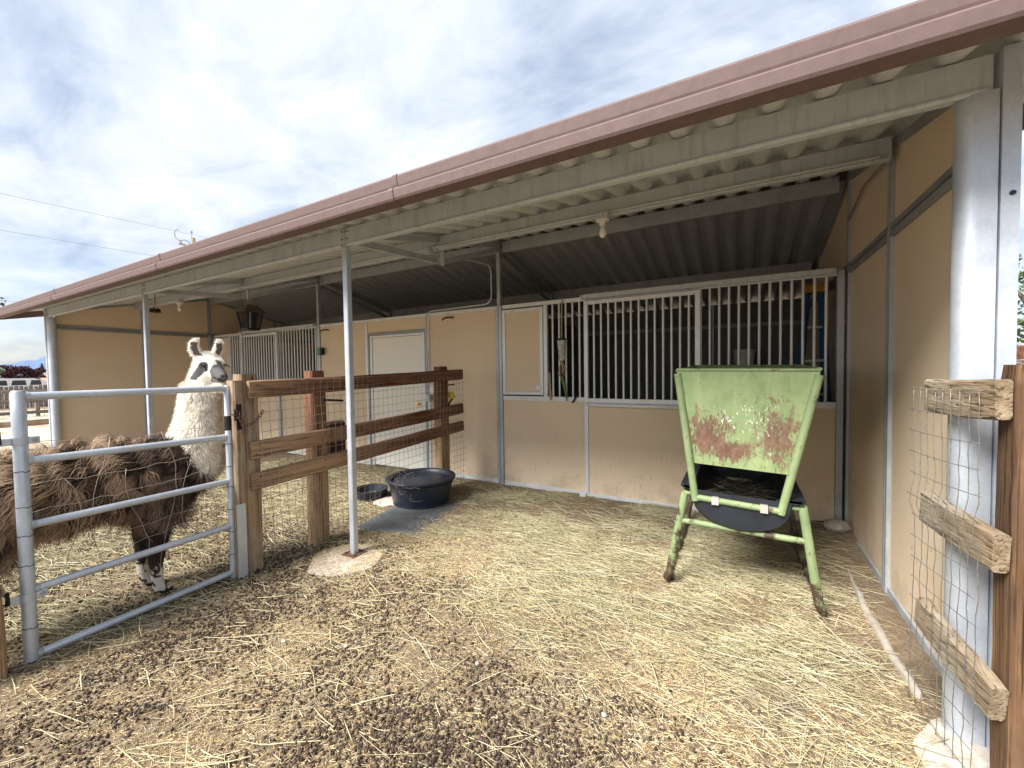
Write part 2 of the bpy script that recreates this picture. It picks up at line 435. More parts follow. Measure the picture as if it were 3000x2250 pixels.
def box(name, x0, x1, y0, y1, z0, z1, mat, parent=None, bev=0.003):
    x0, x1 = min(x0, x1), max(x0, x1); y0, y1 = min(y0, y1), max(y0, y1); z0, z1 = min(z0, z1), max(z0, z1)
    k = (round(x1 - x0, 4), round(y1 - y0, 4), round(z1 - z0, 4), bev, mat)
    if k not in SHARE:
        SHARE[k] = box_mesh(x1 - x0, y1 - y0, z1 - z0, bev)
    return link(name, SHARE[k], mat, parent, ((x0 + x1) / 2, (y0 + y1) / 2, (z0 + z1) / 2))
def sweep_data(pts, r, sides=8, cap=True, rot=0.0):
    """tube along pts with radius r (scalar or per point); returns verts, faces"""
    P = [Vector(p) for p in pts]
    n = len(P)
    R = r if hasattr(r, '__len__') else [r] * n
    verts, faces = [], []
    ref = None
    for i in range(n):
        t = (P[min(i + 1, n - 1)] - P[max(i - 1, 0)]).normalized()
        if ref is None:
            ref = Vector((0, 0, 1)) if abs(t.z) < 0.9 else Vector((1, 0, 0))
        u = (ref - t * ref.dot(t)).normalized()
        ref = u
        w = t.cross(u)
        for k in range(sides):
            a = 2 * math.pi * k / sides + rot
            verts.append(P[i] + (u * math.cos(a) + w * math.sin(a)) * R[i])
    for i in range(n - 1):
        for k in range(sides):
            k2 = (k + 1) % sides
            faces.append((i * sides + k, i * sides + k2, (i + 1) * sides + k2, (i + 1) * sides + k))
    if cap:
        faces.append(tuple(range(sides - 1, -1, -1)))
        faces.append(tuple((n - 1) * sides + k for k in range(sides)))
    return verts, faces
def tube(name, pts, r, mat, parent=None, sides=10, smooth=True, loc=None, rot=0.0):
    c = Vector(loc) if loc is not None else sum((Vector(p) for p in pts), Vector()) / len(pts)
    v, f = sweep_data([Vector(p) - c for p in pts], r, sides, rot=rot)
    me = mesh_from(name, v, f, smooth)
    if smooth: me.set_sharp_from_angle(angle=math.radians(50))
    return link(name, me, mat, parent, c)
def many_tubes(name, paths, r, mat, parent=None, sides=4, loc=(0, 0, 0)):
    V, F = [], []
    c = Vector(loc)
    for p in paths:
        rr = r
        v, f = sweep_data([Vector(q) - c for q in p], rr, sides)
        o = len(V); V += v; F += [tuple(i + o for i in g) for g in f]
    return link(name, mesh_from(name, V, F, True), mat, parent, loc)
def extrude_profile(name, prof, axis, a0, a1, mat, parent=None, closed=True, smooth=False, loc=None):
    """prof: list of 2D pts (in the other two axes order) swept along axis from a0..a1"""
    def pt(a, p):
        if axis == 0: return Vector((a, p[0], p[1]))
        if axis == 1: return Vector((p[0], a, p[1]))
        return Vector((p[0], p[1], a))
    n = len(prof)
    V = [pt(a0, p) for p in prof] + [pt(a1, p) for p in prof]
    c = Vector(loc) if loc is not None else sum(V, Vector()) / len(V)
    F = [(i, (i + 1) % n, n + (i + 1) % n, n + i) for i in range(n if closed else n - 1)]
    if closed: F += [tuple(range(n - 1, -1, -1)), tuple(range(n, 2 * n))]
    me = fix_normals(mesh_from(name, [v - c for v in V], F, smooth))
    if smooth: me.set_sharp_from_angle(angle=math.radians(40))
    return link(name, me, mat, parent, c)
def plank(name, p0, p1, w, h, mat, parent=None, rings=18, jit=0.004, side=None, bev=0.012, taper_end=0.0):
    """weathered timber from p0 to p1; w along side vector, h along the third axis"""
    p0, p1 = Vector(p0), Vector(p1); c = (p0 + p1) / 2
    t = (p1 - p0).normalized()
    s = Vector(side) if side else Vector((1, 0, 0))
    s = (s - t * s.dot(t)).normalized(); q = t.cross(s)
    b = bev
    prof = [(-w/2+b, -h/2), (0, -h/2), (w/2-b, -h/2), (w/2, -h/2+b), (w/2, 0), (w/2, h/2-b), (w/2-b, h/2), (0, h/2), (-w/2+b, h/2), (-w/2, h/2-b), (-w/2, 0), (-w/2, -h/2+b)]
    n = len(prof)
    rnd = random.Random(name + str(p0))
    off = [rnd.uniform(-1, 1) * jit * 0.4 for _ in range(n)]
    V, F = [], []
    for i in range(rings):
        f = i / (rings - 1)
        base = p0.lerp(p1, f) - c
        bow = math.sin(f * math.pi) * jit * 1.2
        k = 1.0
        if i in (0, rings - 1): k = 0.97 - taper_end
        for j, (a, d) in enumerate(prof):
            off[j] = 0.6 * off[j] + rnd.uniform(-1, 1) * jit * 0.55
            V.append(base + s * (a * k + math.copysign(off[j], a) ) + q * (d * k + off[j] * 0.7 + bow))
    for i in range(rings - 1):
        for j in range(n):
            j2 = (j + 1) % n
            F.append((i*n+j, i*n+j2, (i+1)*n+j2, (i+1)*n+j))
    F.append(tuple(range(n-1, -1, -1))); F.append(tuple((rings-1)*n+j for j in range(n)))
    me = fix_normals(mesh_from(name, V, F, True)); me.set_sharp_from_angle(angle=math.radians(35))
    return link(name, me, mat, parent, c)
def lathe(name, prof, loc, mat, parent=None, seg=32, sx=1.0, sy=1.0, smooth=True):
    V, F = [], []
    for (r, z) in prof:
        for k in range(seg):
            a = 2 * math.pi * k / seg
            V.append((r * math.cos(a) * sx, r * math.sin(a) * sy, z))
    n = len(prof)
    for i in range(n - 1):
        for k in range(seg):
            k2 = (k + 1) % seg
            F.append((i*seg+k, i*seg+k2, (i+1)*seg+k2, (i+1)*seg+k))
    if prof[0][0] > 1e-5: F.append(tuple(range(seg - 1, -1, -1)))
    if prof[-1][0] > 1e-5: F.append(tuple((n-1)*seg + k for k in range(seg)))
    me = mesh_from(name, V, F, smooth)
    if smooth: me.set_sharp_from_angle(angle=math.radians(45))
    return link(name, me, mat, parent, loc)

# value noise for scattering
_G = np.random.default_rng(3).random((64, 64))
def vnoise(x, y, s):
    x = np.asarray(x) * s + 100.3; y = np.asarray(y) * s + 57.1
    xi = np.floor(x).astype(int); yi = np.floor(y).astype(int)
    fx = x - xi; fy = y - yi
    fx = fx * fx * (3 - 2 * fx); fy = fy * fy * (3 - 2 * fy)
    g = lambda a, b: _G[a % 64, b % 64]
    return (g(xi, yi) * (1 - fx) * (1 - fy) + g(xi + 1, yi) * fx * (1 - fy) + g(xi, yi + 1) * (1 - fx) * fy + g(xi + 1, yi + 1) * fx * fy)
def fnoise(x, y, s):
    return (vnoise(x, y, s) + 0.5 * vnoise(x + 7.7, y - 3.1, s * 2.1) + 0.25 * vnoise(x - 2.2, y + 9.4, s * 4.3)) / 1.75
def sstep(a, b_, x):
    t = np.clip((x - a) / (b_ - a), 0, 1); return t * t * (3 - 2 * t)
def ground_h(x, y):
    x = np.asarray(x, float); y = np.asarray(y, float)
    near = np.exp(-((np.abs(x + 3) / 9) ** 6)) * np.exp(-((np.abs(y + 2.5) / 6) ** 6))
    h = (fnoise(x, y, 1.1) - 0.5) * 0.035 + (fnoise(x, y, 4.0) - 0.5) * 0.014
    h = h + 0.085 * np.exp(-((x - 0.05) ** 2 + (y + 0.1) ** 2) / 0.45 ** 2)
    return h * near - 0.004

# ------------------------------------------------------------------ ground
def axis_coords(lo, hi, step, far):
    a = list(np.arange(lo, hi + 1e-6, step))
    s = step; v = hi
    while v < far: s *= 1.35; v += s; a.append(v)
    s = step; v = lo; pre = []
    while v > -far: s *= 1.35; v -= s; pre.append(v)
    return np.array(pre[::-1] + a)
gx = axis_coords(-8.5, 1.2, 0.05, 6000); gy = axis_coords(-5.0, 0.4, 0.05, 6000)
X, Y = np.meshgrid(gx, gy)
Z = ground_h(X, Y)
nx, ny = len(gx), len(gy)
V = np.stack([X.ravel(), Y.ravel(), Z.ravel()], 1)
idx = np.arange(nx * ny).reshape(ny, nx)
F = np.stack([idx[:-1, :-1].ravel(), idx[:-1, 1:].ravel(), idx[1:, 1:].ravel(), idx[1:, :-1].ravel()], 1)
def np_mesh(name, V, F, col=None, smooth=False):
    """V (n,3), F (m,k)"""
    me = bpy.data.meshes.new(name)
    V = np.ascontiguousarray(V, dtype=np.float32); F = np.ascontiguousarray(F, dtype=np.int32)
    m, k = F.shape
    me.vertices.add(len(V)); me.vertices.foreach_set('co', V.ravel())
    me.loops.add(m * k); me.loops.foreach_set('vertex_index', F.ravel())
    me.polygons.add(m)
    me.polygons.foreach_set('loop_start', np.arange(0, m * k, k, dtype=np.int32))
    me.polygons.foreach_set('loop_total', np.full(m, k, dtype=np.int32))
    if smooth: me.polygons.foreach_set('use_smooth', np.ones(m, dtype=bool))
    me.update(calc_edges=True)
    if col is not None:
        at = me.color_attributes.new('Col', 'FLOAT_COLOR', 'POINT')
        c4 = np.ones((len(V), 4), dtype=np.float32); c4[:, :3] = col
        at.data.foreach_set('color', c4.ravel())
    return me
ground = tag(link('ground', np_mesh('ground', V, F, smooth=True), 'dirt'), kind='structure')

# pale sand of the neighbouring arena, beyond the barn's far end
sv = []
for i in range(40):
    a = 2 * math.pi * i / 40
    sv.append((-22 + 8.5 * math.cos(a) * (1 + 0.06 * math.sin(3 * a)), -4 + 14 * math.sin(a), 0.006))
tag(link('sand_path', mesh_from('sand', sv, [tuple(range(40))]), 'arena_sand'), kind='structure')

# ------------------------------------------------------------------ barn
XP = [0.0, -3.66, -7.449, -11.262]
YF = -2.475; YR = -1.29; YB = 3.0; Y4 = 1.73
ZP1, ZP1T = 2.578, 2.715
SL = 0.223
def roof_z(y): return 3.272 - SL * abs(y)
barn = thing('barn', 'long tan panel horse barn with galvanized frame, corrugated overhanging roof and barred stalls', 'barn', (-5.6, 0, 0))
XL, XR = -11.84, 0.62

# --- roof sheets (one object per sheet)
PITCHW, RD = 0.2, 0.052
def corr(x):
    c = 0.5 + 0.5 * math.cos(2 * math.pi * x / PITCHW)
    c = min(1.0, max(0.0, (c - 0.5) * 1.25 + 0.5))
    return RD * c * c * (3 - 2 * c)
def roof_sheet(x0, x1, ya, yb, lift):
    br = []
    k0 = math.floor(x0 / PITCHW) - 1
    for k in range(k0, math.ceil(x1 / PITCHW) + 2):
        for f in (0.0, 0.09, 0.16, 0.22, 0.28, 0.34, 0.41, 0.5, 0.59, 0.66, 0.72, 0.78, 0.84, 0.91):
            x = (k + f) * PITCHW
            if x0 <= x <= x1: br.append(x)
    br = sorted(set([x0] + br + [x1]))
    c = Vector(((x0 + x1) / 2, (ya + yb) / 2, roof_z((ya + yb) / 2)))
    V, F = [], []
    for y in (ya, yb):
        for x in br:
            V.append(Vector((x, y, roof_z(y) + corr(x) + lift)) - c)
    for y in (ya, yb):
        for x in br:
            V.append(Vector((x, y, roof_z(y) + corr(x) + lift + 0.0015)) - c)
    n = len(br)
    for i in range(n - 1):
        F.append((i, n + i, n + i + 1, i + 1))
        F.append((2*n + i, 2*n + i + 1, 3*n + i + 1, 3*n + i))
        F.append((i, i + 1, 2*n + i + 1, 2*n + i))
        F.append((n + i, 3*n + i, 3*n + i + 1, n + i + 1))
    me = mesh_from('roof_sheet', V, F, True); me.set_sharp_from_angle(angle=math.radians(60))
    return link('roof_sheet', me, 'roof_metal' if yb <= 0 else 'roof_metal_shaded', barn, c)
xs = XL; i = 0
while xs < XR - 0.01:
    xe = min(xs + 1.03, XR)
    lift = 0.0025 * (i % 2)
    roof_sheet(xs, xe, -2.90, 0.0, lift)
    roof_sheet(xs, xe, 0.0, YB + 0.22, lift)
    xs += 1.0; i += 1
extrude_profile('ridge_cap', [(-0.16, roof_z(0.16) + 0.045), (0, 3.325), (0.16, roof_z(0.16) + 0.045), (0.16, roof_z(0.16) + 0.040), (0, 3.318), (-0.16, roof_z(0.16) + 0.040)], 0, XL, XR, 'mauve_trim', barn)
# --- fascia / gutter with its stepped profile
gp = [(-2.895, 2.705), (-2.925, 2.708), (-2.952, 2.70), (-2.958, 2.688), (-2.950, 2.640), (-2.945, 2.628), (-2.948, 2.618), (-2.985, 2.606), (-2.992, 2.596), (-2.985, 2.552), (-2.978, 2.540), (-2.905, 2.532), (-2.900, 2.540), (-2.972, 2.552), (-2.978, 2.59), (-2.94, 2.61), (-2.94, 2.69), (-2.90, 2.695)]
gsplit = [XL - 0.03, -8.78, -5.7, -2.62, XR + 0.03]
for a, b_ in zip(gsplit[:-1], gsplit[1:]):
    extrude_profile('gutter', gp, 0, a + 0.0015, b_ - 0.0015, 'mauve_trim', barn)
for sx_ in gsplit[1:-1]:
    gq = [(y - 0.004 if y < -2.93 else y, z + (0.003 if z > 2.6 else -0.003)) for (y, z) in gp]
    extrude_profile('gutter_seam', gq, 0, sx_ - 0.018, sx_ + 0.018, 'mauve_trim', barn)
# rake trims at both ends
for xr in (XL - 0.02, XR + 0.02):
    for (ya, yb) in ((-2.93, 0), (0, YB + 0.22)):
        V = []
        for x in (xr - 0.015, xr + 0.015):
            for y in (ya, yb):
                V += [(x, y, roof_z(y) - 0.10), (x, y, roof_z(y) + 0.06)]
        me = fix_normals(mesh_from('rake', V, [(0, 1, 3, 2), (4, 6, 7, 5), (0, 4, 5, 1), (2, 3, 7, 6), (1, 5, 7, 3), (0, 2, 6, 4)]))
        link('rake_trim', me, 'mauve_trim', barn)
# --- purlins: lipped channels
def purlin(y, zb, zt, mat, x0, x1, flip=1):
    w = 0.05 * flip; t = 0.004
    prof = [(y, zb), (y, zt), (y + w, zt), (y + w, zt - 0.016), (y + w - t*flip, zt - 0.016), (y + w - t*flip, zt - t), (y + t*flip, zt - t),
            (y + t*flip, zb + t), (y + w - t*flip, zb + t), (y + w - t*flip, zb + 0.016), (y + w, zb + 0.016), (y + w, zb)]
    return extrude_profile('purlin', prof, 0, x0, x1, mat, barn)
def lip(y, z, x0, x1, mat):     # rolled bottom lip that stands proud of the web
    return tube('purlin_lip', [(x0, y, z), (x1, y, z)], 0.013, mat, barn, 8)
edges = [XP[3] - 0.06, XP[2], XP[1], XP[0] + 0.02]
for a, b_ in zip(edges[:-1], edges[1:]):
    purlin(YF, ZP1, ZP1T, 'galvanized_weathered', a + 0.006, b_ - 0.006)
    lip(YF - 0.006, ZP1 + 0.002, a + 0.03, b_ - 0.03, 'galvanized_weathered')
    purlin(YR, 2.842, 2.982, 'galvanized_weathered', a + 0.006, b_ - 0.006)
    lip(YR - 0.006, 2.846, a + 0.03, b_ - 0.03, 'galvanized_weathered')
    purlin(0.0, 3.12, 3.265, 'galvanized', a + 0.05, b_ - 0.05)
    purlin(Y4, 2.745, 2.882, 'galvanized_dull', a + 0.03, b_ - 0.03)
for xp in XP[1:3]:
    for yy, z in ((YF, 2.66), (YR, 2.92)):
        for s_ in (-1, 1):
            for dz in (-0.03, 0.03):
                tube('bolt', [(xp + s_ * 0.03, yy - 0.012, z + dz), (xp + s_ * 0.03, yy + 0.001, z + dz)], 0.008, 'galvanized_dull', barn, 6)
# --- front posts
def sq_post(x, y, z0, z1, s, mat, name='post'):
    return box(name, x - s/2, x + s/2, y - s/2, y + s/2, z0, z1, mat, barn, 0.006)
for xp in XP[1:3]:
    sq_post(xp, YF + 0.012, 0.012, ZP1 - 0.012, 0.052, 'galvanized_bright', 'front_post')
    plate = box('base_plate', xp - 0.075, xp + 0.075, YF + 0.012 - 0.075, YF + 0.012 + 0.075, 0.008, 0.016, 'rusty_chain', barn, 0.002)
    for sx_ in (-1, 1):
        tube('anchor_bolt', [(xp + sx_*0.055, YF - 0.03, 0.014), (xp + sx_*0.055, YF - 0.03, 0.03)], 0.008, 'rusty_chain', plate, 6)
# corner columns: rounded face + outer channel
def corner_column(x, s):
    prof = []
    for k in range(13):
        a = math.pi * k / 12
        prof.append((x - s * (0.025 + 0.053 * math.sin(a) ** 0.8), YF + 0.035 - 0.055 * math.cos(a)))
    prof.append((x + s * 0.026, YF + 0.09)); prof.append((x + s * 0.026, YF - 0.02))
    extrude_profile('corner_column', prof, 2, -0.06, ZP1 - 0.006, 'galvanized_bright', barn, smooth=True)
    x0 = x + s * 0.030
    ch = [(x0, YF - 0.03), (x0 + s*0.05, YF - 0.03), (x0 + s*0.05, YF + 0.07), (x0 + s*0.046, YF + 0.07), (x0 + s*0.046, YF - 0.012), (x0 + s*0.036, YF - 0.02), (x0 + s*0.018, YF - 0.02), (x0 + s*0.004, YF - 0.024), (x0 + s*0.004, YF + 0.07), (x0, YF + 0.07)]
    extrude_profile('column_channel', ch, 2, -0.06, ZP1T + 0.0, 'galvanized_bright', barn)
    c = tube('bolt_hole', [(x0 + s * 0.03, YF - 0.0345, 2.17), (x0 + s * 0.03, YF - 0.030, 2.17)], 0.009, 'black_metal', barn, 8)
corner_column(0.0, 1)
corner_column(XP[3], -1)

# --- end walls: panels between studs and girts
def end_wall(x, s):
    inner = x + s * 0.055; outer = inner + s * 0.025
    ys = [YF + 0.09, YR + 0.12, 0.0, 1.5, YB]
    for a, b_ in zip(ys[:-1], ys[1:]):
        box('wall_panel', inner, outer, a + 0.01, b_ - 0.01, 0.05, 2.37, 'tan_panel', barn, 0)
        V = []
        for xx in (inner, outer):
            V += [(xx, a + 0.01, 2.46), (xx, b_ - 0.01, 2.46), (xx, b_ - 0.01, roof_z(b_) - 0.012), (xx, a + 0.01, roof_z(a) - 0.012)]
        c = Vector((inner, (a + b_) / 2, 2.7))
        link('gable_panel', fix_normals(mesh_from('gp', [Vector(q) - c for q in V], [(0, 1, 2, 3), (4, 7, 6, 5), (0, 4, 5, 1), (1, 5, 6, 2), (2, 6, 7, 3), (3, 7, 4, 0)])), 'tan_panel', barn, c)
        # girt: two flanges with a groove
        box('girt', inner - s*0.024, outer, a + 0.012, b_ - 0.012, 2.372, 2.408, 'galvanized_dull', barn)
        box('girt', inner - s*0.014, outer, a + 0.012, b_ - 0.012, 2.410, 2.420, 'galvanized_dull', barn)
        box('girt', inner - s*0.024, outer, a + 0.012, b_ - 0.012, 2.422, 2.458, 'galvanized_dull', barn)
        box('sill_channel', inner - s*0.012, outer + s*0.004, a + 0.012, b_ - 0.012, -0.02, 0.048, 'galvanized', barn)
        # sloped top channel
        V = []
        for xx in (inner - s*0.018, outer + s*0.002):
            V += [(xx, a, roof_z(a) - 0.062), (xx, b_, roof_z(b_) - 0.062), (xx, b_, roof_z(b_) - 0.006), (xx, a, roof_z(a) - 0.006)]
        link('top_channel', fix_normals(mesh_from('tc', V, [(0, 1, 2, 3), (4, 7, 6, 5), (0, 4, 5, 1), (1, 5, 6, 2), (2, 6, 7, 3), (3, 7, 4, 0)])), 'galvanized_dull', barn)
    for y in ys[1:4]:
        zt = roof_z(y) - 0.065
        for d in (-0.020, 0.020):
            box('wall_stud', inner - s*0.022, outer, y + d - 0.0185, y + d + 0.0185, 0.0, zt, 'galvanized', barn)
        box('wall_stud', inner - s*0.010, outer, y - 0.0012, y + 0.0012, 0.0, zt, 'galvanized_dull', barn, 0)
end_wall(0.0, 1)
end_wall(XP[3], -1)

# --- back wall (inside of the stalls, seen through the bars)
for a, b_ in zip(XP[:-1], XP[1:]):
    w = (a - b_) / 3
    for k in range(3):
        x1 = a - k * w; x0 = x1 - w
        xe_ = x1 - 0.012 + (0.064 if (a == 0 and k == 0) else 0); xs_ = x0 + 0.012 - (0.064 if (b_ == XP[3] and k == 2) else 0)
        box('back_panel', xs_, xe_, YB, YB + 0.03, 0.02, 2.2, 'grey_panel', barn, 0)
        box('back_panel', xs_, xe_, YB, YB + 0.03, 2.262, roof_z(YB) - 0.004, 'grey_panel', barn, 0)
        box('back_stud', x0 - 0.010, x0 + 0.010, YB - 0.02, YB + 0.03, 0.0, roof_z(YB) - 0.01, 'galvanized_dull', barn)
    box('back_girt', b_ + 0.014 - (0.064 if b_ == XP[3] else 0), a - 0.014 + (0.064 if a == 0 else 0), YB - 0.014, YB + 0.028, 2.202, 2.26, 'galvanized_dull', barn)
# partitions between bays
for xp in XP[1:3]:
    box('partition', xp - 0.012, xp + 0.012, 0.06, YB - 0.03, 0.02, 2.38, 'grey_panel', barn, 0)

# --- the stall front
ZT, ZM = 2.413, 1.197
def wall_post(x, z1):
    for d, m_ in ((-0.026, 'galvanized'), (0.022, 'galvanized_bright')):
        box('wall_post', x + d - 0.022, x + d + 0.022, -0.035, 0.045, -0.03, 2.412, m_, barn)
    box('king_post', x - 0.028, x + 0.022, -0.025, 0.035, 2.415, z1, 'galvanized', barn)
for xp in XP[1:3]: wall_post(xp, 3.262)
box('wall_post', -0.04, 0.012, -0.035, 0.045, -0.02, 2.412, 'galvanized', barn)
box('wall_post', XP[3] - 0.012, XP[3] + 0.04, -0.035, 0.045, -0.02, 2.412, 'galvanized', barn)

BAR = {}
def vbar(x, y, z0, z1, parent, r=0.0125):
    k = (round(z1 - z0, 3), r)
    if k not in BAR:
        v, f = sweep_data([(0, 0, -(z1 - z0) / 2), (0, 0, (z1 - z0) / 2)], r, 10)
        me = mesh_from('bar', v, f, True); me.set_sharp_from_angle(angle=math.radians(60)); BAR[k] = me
    return link('bar', BAR[k], 'bar_steel_lit', parent, (x, y, (z0 + z1) / 2))
def stall_front(xr):
    """xr: x of the right hand post; bay 3.66 wide to its left"""
    o = xr
    xl = xr - 3.61
    box('top_rail', xl, o - 0.042, -0.022, 0.022, 2.362, 2.412, 'bar_steel_lit', barn)
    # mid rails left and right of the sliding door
    box('mid_rail', xl, o - 2.47, -0.024, 0.024, 1.137, 1.197, 'bar_steel_lit', barn)
    box('mid_rail', o - 1.17, o - 0.042, -0.024, 0.024, 1.137, 1.197, 'bar_steel_lit', barn)
    box('sill_rail', xl, o - 2.47, -0.022, 0.022, -0.02, 0.04, 'bar_steel_lit', barn)
    box('sill_rail', o - 1.17, o - 0.042, -0.022, 0.022, 0.0, 0.06, 'bar_steel_lit', barn)
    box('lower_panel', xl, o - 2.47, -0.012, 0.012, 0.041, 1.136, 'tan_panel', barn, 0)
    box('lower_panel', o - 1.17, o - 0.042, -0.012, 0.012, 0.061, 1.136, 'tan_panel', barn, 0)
    box('wall_post', o - 2.47, o - 2.442, -0.02, 0.025, 0.0, 2.361, 'bar_steel_lit', barn)
    box('wall_post', o - 1.20, o - 1.172, -0.02, 0.025, 0.0, 2.361, 'bar_steel_lit', barn)
    box('wall_post', o - 3.005, o - 2.955, -0.024, 0.022, 1.198, 2.361, 'bar_steel_lit', barn)
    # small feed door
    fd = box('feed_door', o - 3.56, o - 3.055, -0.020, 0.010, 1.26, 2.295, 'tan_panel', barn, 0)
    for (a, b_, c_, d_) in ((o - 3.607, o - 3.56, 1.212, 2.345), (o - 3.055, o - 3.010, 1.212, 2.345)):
        box('feed_door_frame', a, b_, -0.036, 0.010, c_, d_, 'bar_steel_lit', fd)
    box('feed_door_frame', o - 3.558, o - 3.057, -0.034, 0.010, 1.214, 1.259, 'bar_steel_lit', fd)
    box('feed_door_frame', o - 3.558, o - 3.057, -0.034, 0.010, 2.296, 2.343, 'bar_steel_lit', fd)
    lt = box('latch', o - 3.115, o - 3.03, -0.046, -0.0365, 1.285, 1.345, 'bar_steel_lit', fd)
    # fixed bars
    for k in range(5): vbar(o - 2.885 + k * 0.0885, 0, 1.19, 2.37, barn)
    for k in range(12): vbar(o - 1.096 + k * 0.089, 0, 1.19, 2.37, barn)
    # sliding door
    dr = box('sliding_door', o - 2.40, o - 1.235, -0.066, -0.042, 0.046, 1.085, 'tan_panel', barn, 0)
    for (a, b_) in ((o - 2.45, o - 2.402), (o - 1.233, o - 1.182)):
        box('door_stile', a, b_, -0.08, -0.036, 0.0, 2.352, 'bar_steel_lit', dr)
    box('door_rail', o - 2.401, o - 1.234, -0.078, -0.038, 2.305, 2.350, 'bar_steel_lit', dr)
    box('door_rail', o - 2.401, o - 1.234, -0.078, -0.038, 1.135, 1.19, 'bar_steel_lit', dr)
    box('door_rail', o - 2.401, o - 1.234, -0.078, -0.038, 0.002, 0.045, 'bar_steel_lit', dr)
    tube('door_bumper', [(o - 2.43, -0.07, 1.118), (o - 2.39, -0.094, 1.114), (o - 1.24, -0.094, 1.114), (o - 1.2, -0.07, 1.118)], 0.024, 'bar_steel_lit', dr, 10)
    box('door_rail', o - 2.401, o - 1.234, -0.070, -0.040, 1.086, 1.134, 'bar_steel_lit', dr)
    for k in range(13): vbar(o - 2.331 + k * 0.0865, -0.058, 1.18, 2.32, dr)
    # overhead track
    tr = extrude_profile('door_track', [(-0.03, 2.375), (-0.03, 2.425), (-0.085, 2.425), (-0.085, 2.375), (-0.078, 2.375), (-0.078, 2.418), (-0.036, 2.418), (-0.036, 2.375)], 0, o - 2.49, o - 0.06, 'galvanized_weathered', barn)
    for xx in (o - 2.3, o - 1.3):
        tube('track_roller', [(xx, -0.07, 2.385), (xx, -0.045, 2.385)], 0.016, 'galvanized_dull', tr, 8)
    box('door_stop', o - 2.51, o - 2.43, -0.11, -0.03, -0.01, 0.05, 'bar_steel_lit', barn)
stall_front(0.0)
stall_front(XP[2])

# --- tack room front (middle bay)
a0, a1 = XP[2] + 0.05, XP[1] - 0.05
box('top_rail', a0, a1, -0.022, 0.022, 2.362, 2.412, 'bar_steel_lit', barn)
box('sill_rail', -4.875, a1, -0.024, 0.022, -0.01, 0.042, 'bar_steel_lit', barn)
box('sill_rail', a0, -6.245, -0.024, 0.022, -0.01, 0.042, 'bar_steel_lit', barn)
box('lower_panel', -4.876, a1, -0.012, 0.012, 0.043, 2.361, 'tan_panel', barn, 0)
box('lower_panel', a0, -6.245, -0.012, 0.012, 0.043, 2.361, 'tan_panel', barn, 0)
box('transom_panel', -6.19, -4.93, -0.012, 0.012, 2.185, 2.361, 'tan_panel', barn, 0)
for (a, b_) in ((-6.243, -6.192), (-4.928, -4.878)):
    box('wall_post', a, b_, -0.026, 0.022, 0.0, 2.361, 'bar_steel_lit', barn)
for (a, b_) in ((-6.19, -6.152), (-4.968, -4.93)):
    box('door_jamb', a, b_, -0.034, 0.03, 0.0, 2.18, 'galvanized_dull', barn)
box('door_jamb', -6.15, -4.97, -0.034, 0.03, 2.14, 2.18, 'galvanized_dull', barn)
for (a, b_) in ((-6.15, -6.096), (-5.042, -4.97)):
    box('door_casing', a, b_, -0.022, 0.03, 0.0, 2.138, 'bar_steel_lit', barn)
box('door_casing', -6.094, -5.044, -0.022, 0.03, 2.098, 2.136, 'bar_steel_lit', barn)
door = box('door', -6.09, -5.048, -0.012, 0.03, 0.015, 2.094, 'cream_door', barn, 0.004)
kn = lathe('door_knob', [(0.0, 0.0), (0.028, 0.0), (0.028, 0.006), (0.011, 0.01), (0.011, 0.03), (0.024, 0.038), (0.029, 0.05), (0.024, 0.062), (0.0, 0.066)], (-5.11, -0.0125, 1.045), 'brass', door, 16)
kn.rotation_euler = (math.radians(90), 0, 0)

# --- trusses over the two inner posts
def strut(p0, p1, w, h, mat, name='truss_strut'):
    p0, p1 = Vector(p0), Vector(p1)
    t = (p1 - p0).normalized(); s_ = Vector((1, 0, 0)); q = t.cross(s_)
    c = (p0 + p1) / 2
    V = []
    for e_ in (p0, p1):
        for (a, d) in ((-w/2, -h/2), (w/2, -h/2), (w/2, h/2), (-w/2, h/2)):
            V.append(e_ + s_ * a + q * d - c)
    return link(name, fix_normals(mesh_from(name, V, [(3, 2, 1, 0), (4, 5, 6, 7), (0, 1, 5, 4), (1, 2, 6, 5), (2, 3, 7, 6), (3, 0, 4, 7)])), mat, barn, c)
for xp in XP[1:3]:
    strut((xp + 0.012, YF + 0.055, 2.625), (xp + 0.012, YR - 0.03, 2.715), 0.04, 0.06, 'galvanized')
    strut((xp + 0.012, YR + 0.07, 2.725), (xp + 0.012, -0.04, 3.16), 0.04, 0.06, 'galvanized')
    strut((xp + 0.012, YF + 0.06, roof_z(YF) - 0.045), (xp + 0.012, YR - 0.015, roof_z(YR) - 0.045), 0.05, 0.05, 'galvanized', 'rafter')
    strut((xp + 0.012, YR + 0.06, roof_z(YR) - 0.045), (xp + 0.012, -0.03, roof_z(0.03) - 0.045), 0.05, 0.05, 'galvanized', 'rafter')
    box('truss_strut', xp - 0.012, xp + 0.036, YR + 0.056, YR + 0.084, 2.69, 2.93, 'galvanized', barn)
    strut((xp + 0.012, 0.06, 3.1), (xp + 0.012, Y4 - 0.01, 2.70), 0.04, 0.05, 'galvanized_dull')
    strut((xp + 0.012, 0.065, roof_z(0.06) - 0.045), (xp + 0.012, Y4 - 0.02, roof_z(Y4) - 0.045), 0.05, 0.05, 'galvanized_dull', 'rafter')
    box('truss_strut', xp - 0.012, xp + 0.036, Y4 - 0.035, Y4 - 0.003, 2.67, 2.84, 'galvanized_dull', barn)
tube('tie_rod', [(0.035, 0.02, 2.85), (0.028, -0.55, 2.95), (0.02, -1.05, 2.90), (0.012, YR + 0.05, 2.87)], 0.008, 'galvanized_dull', barn, 6)

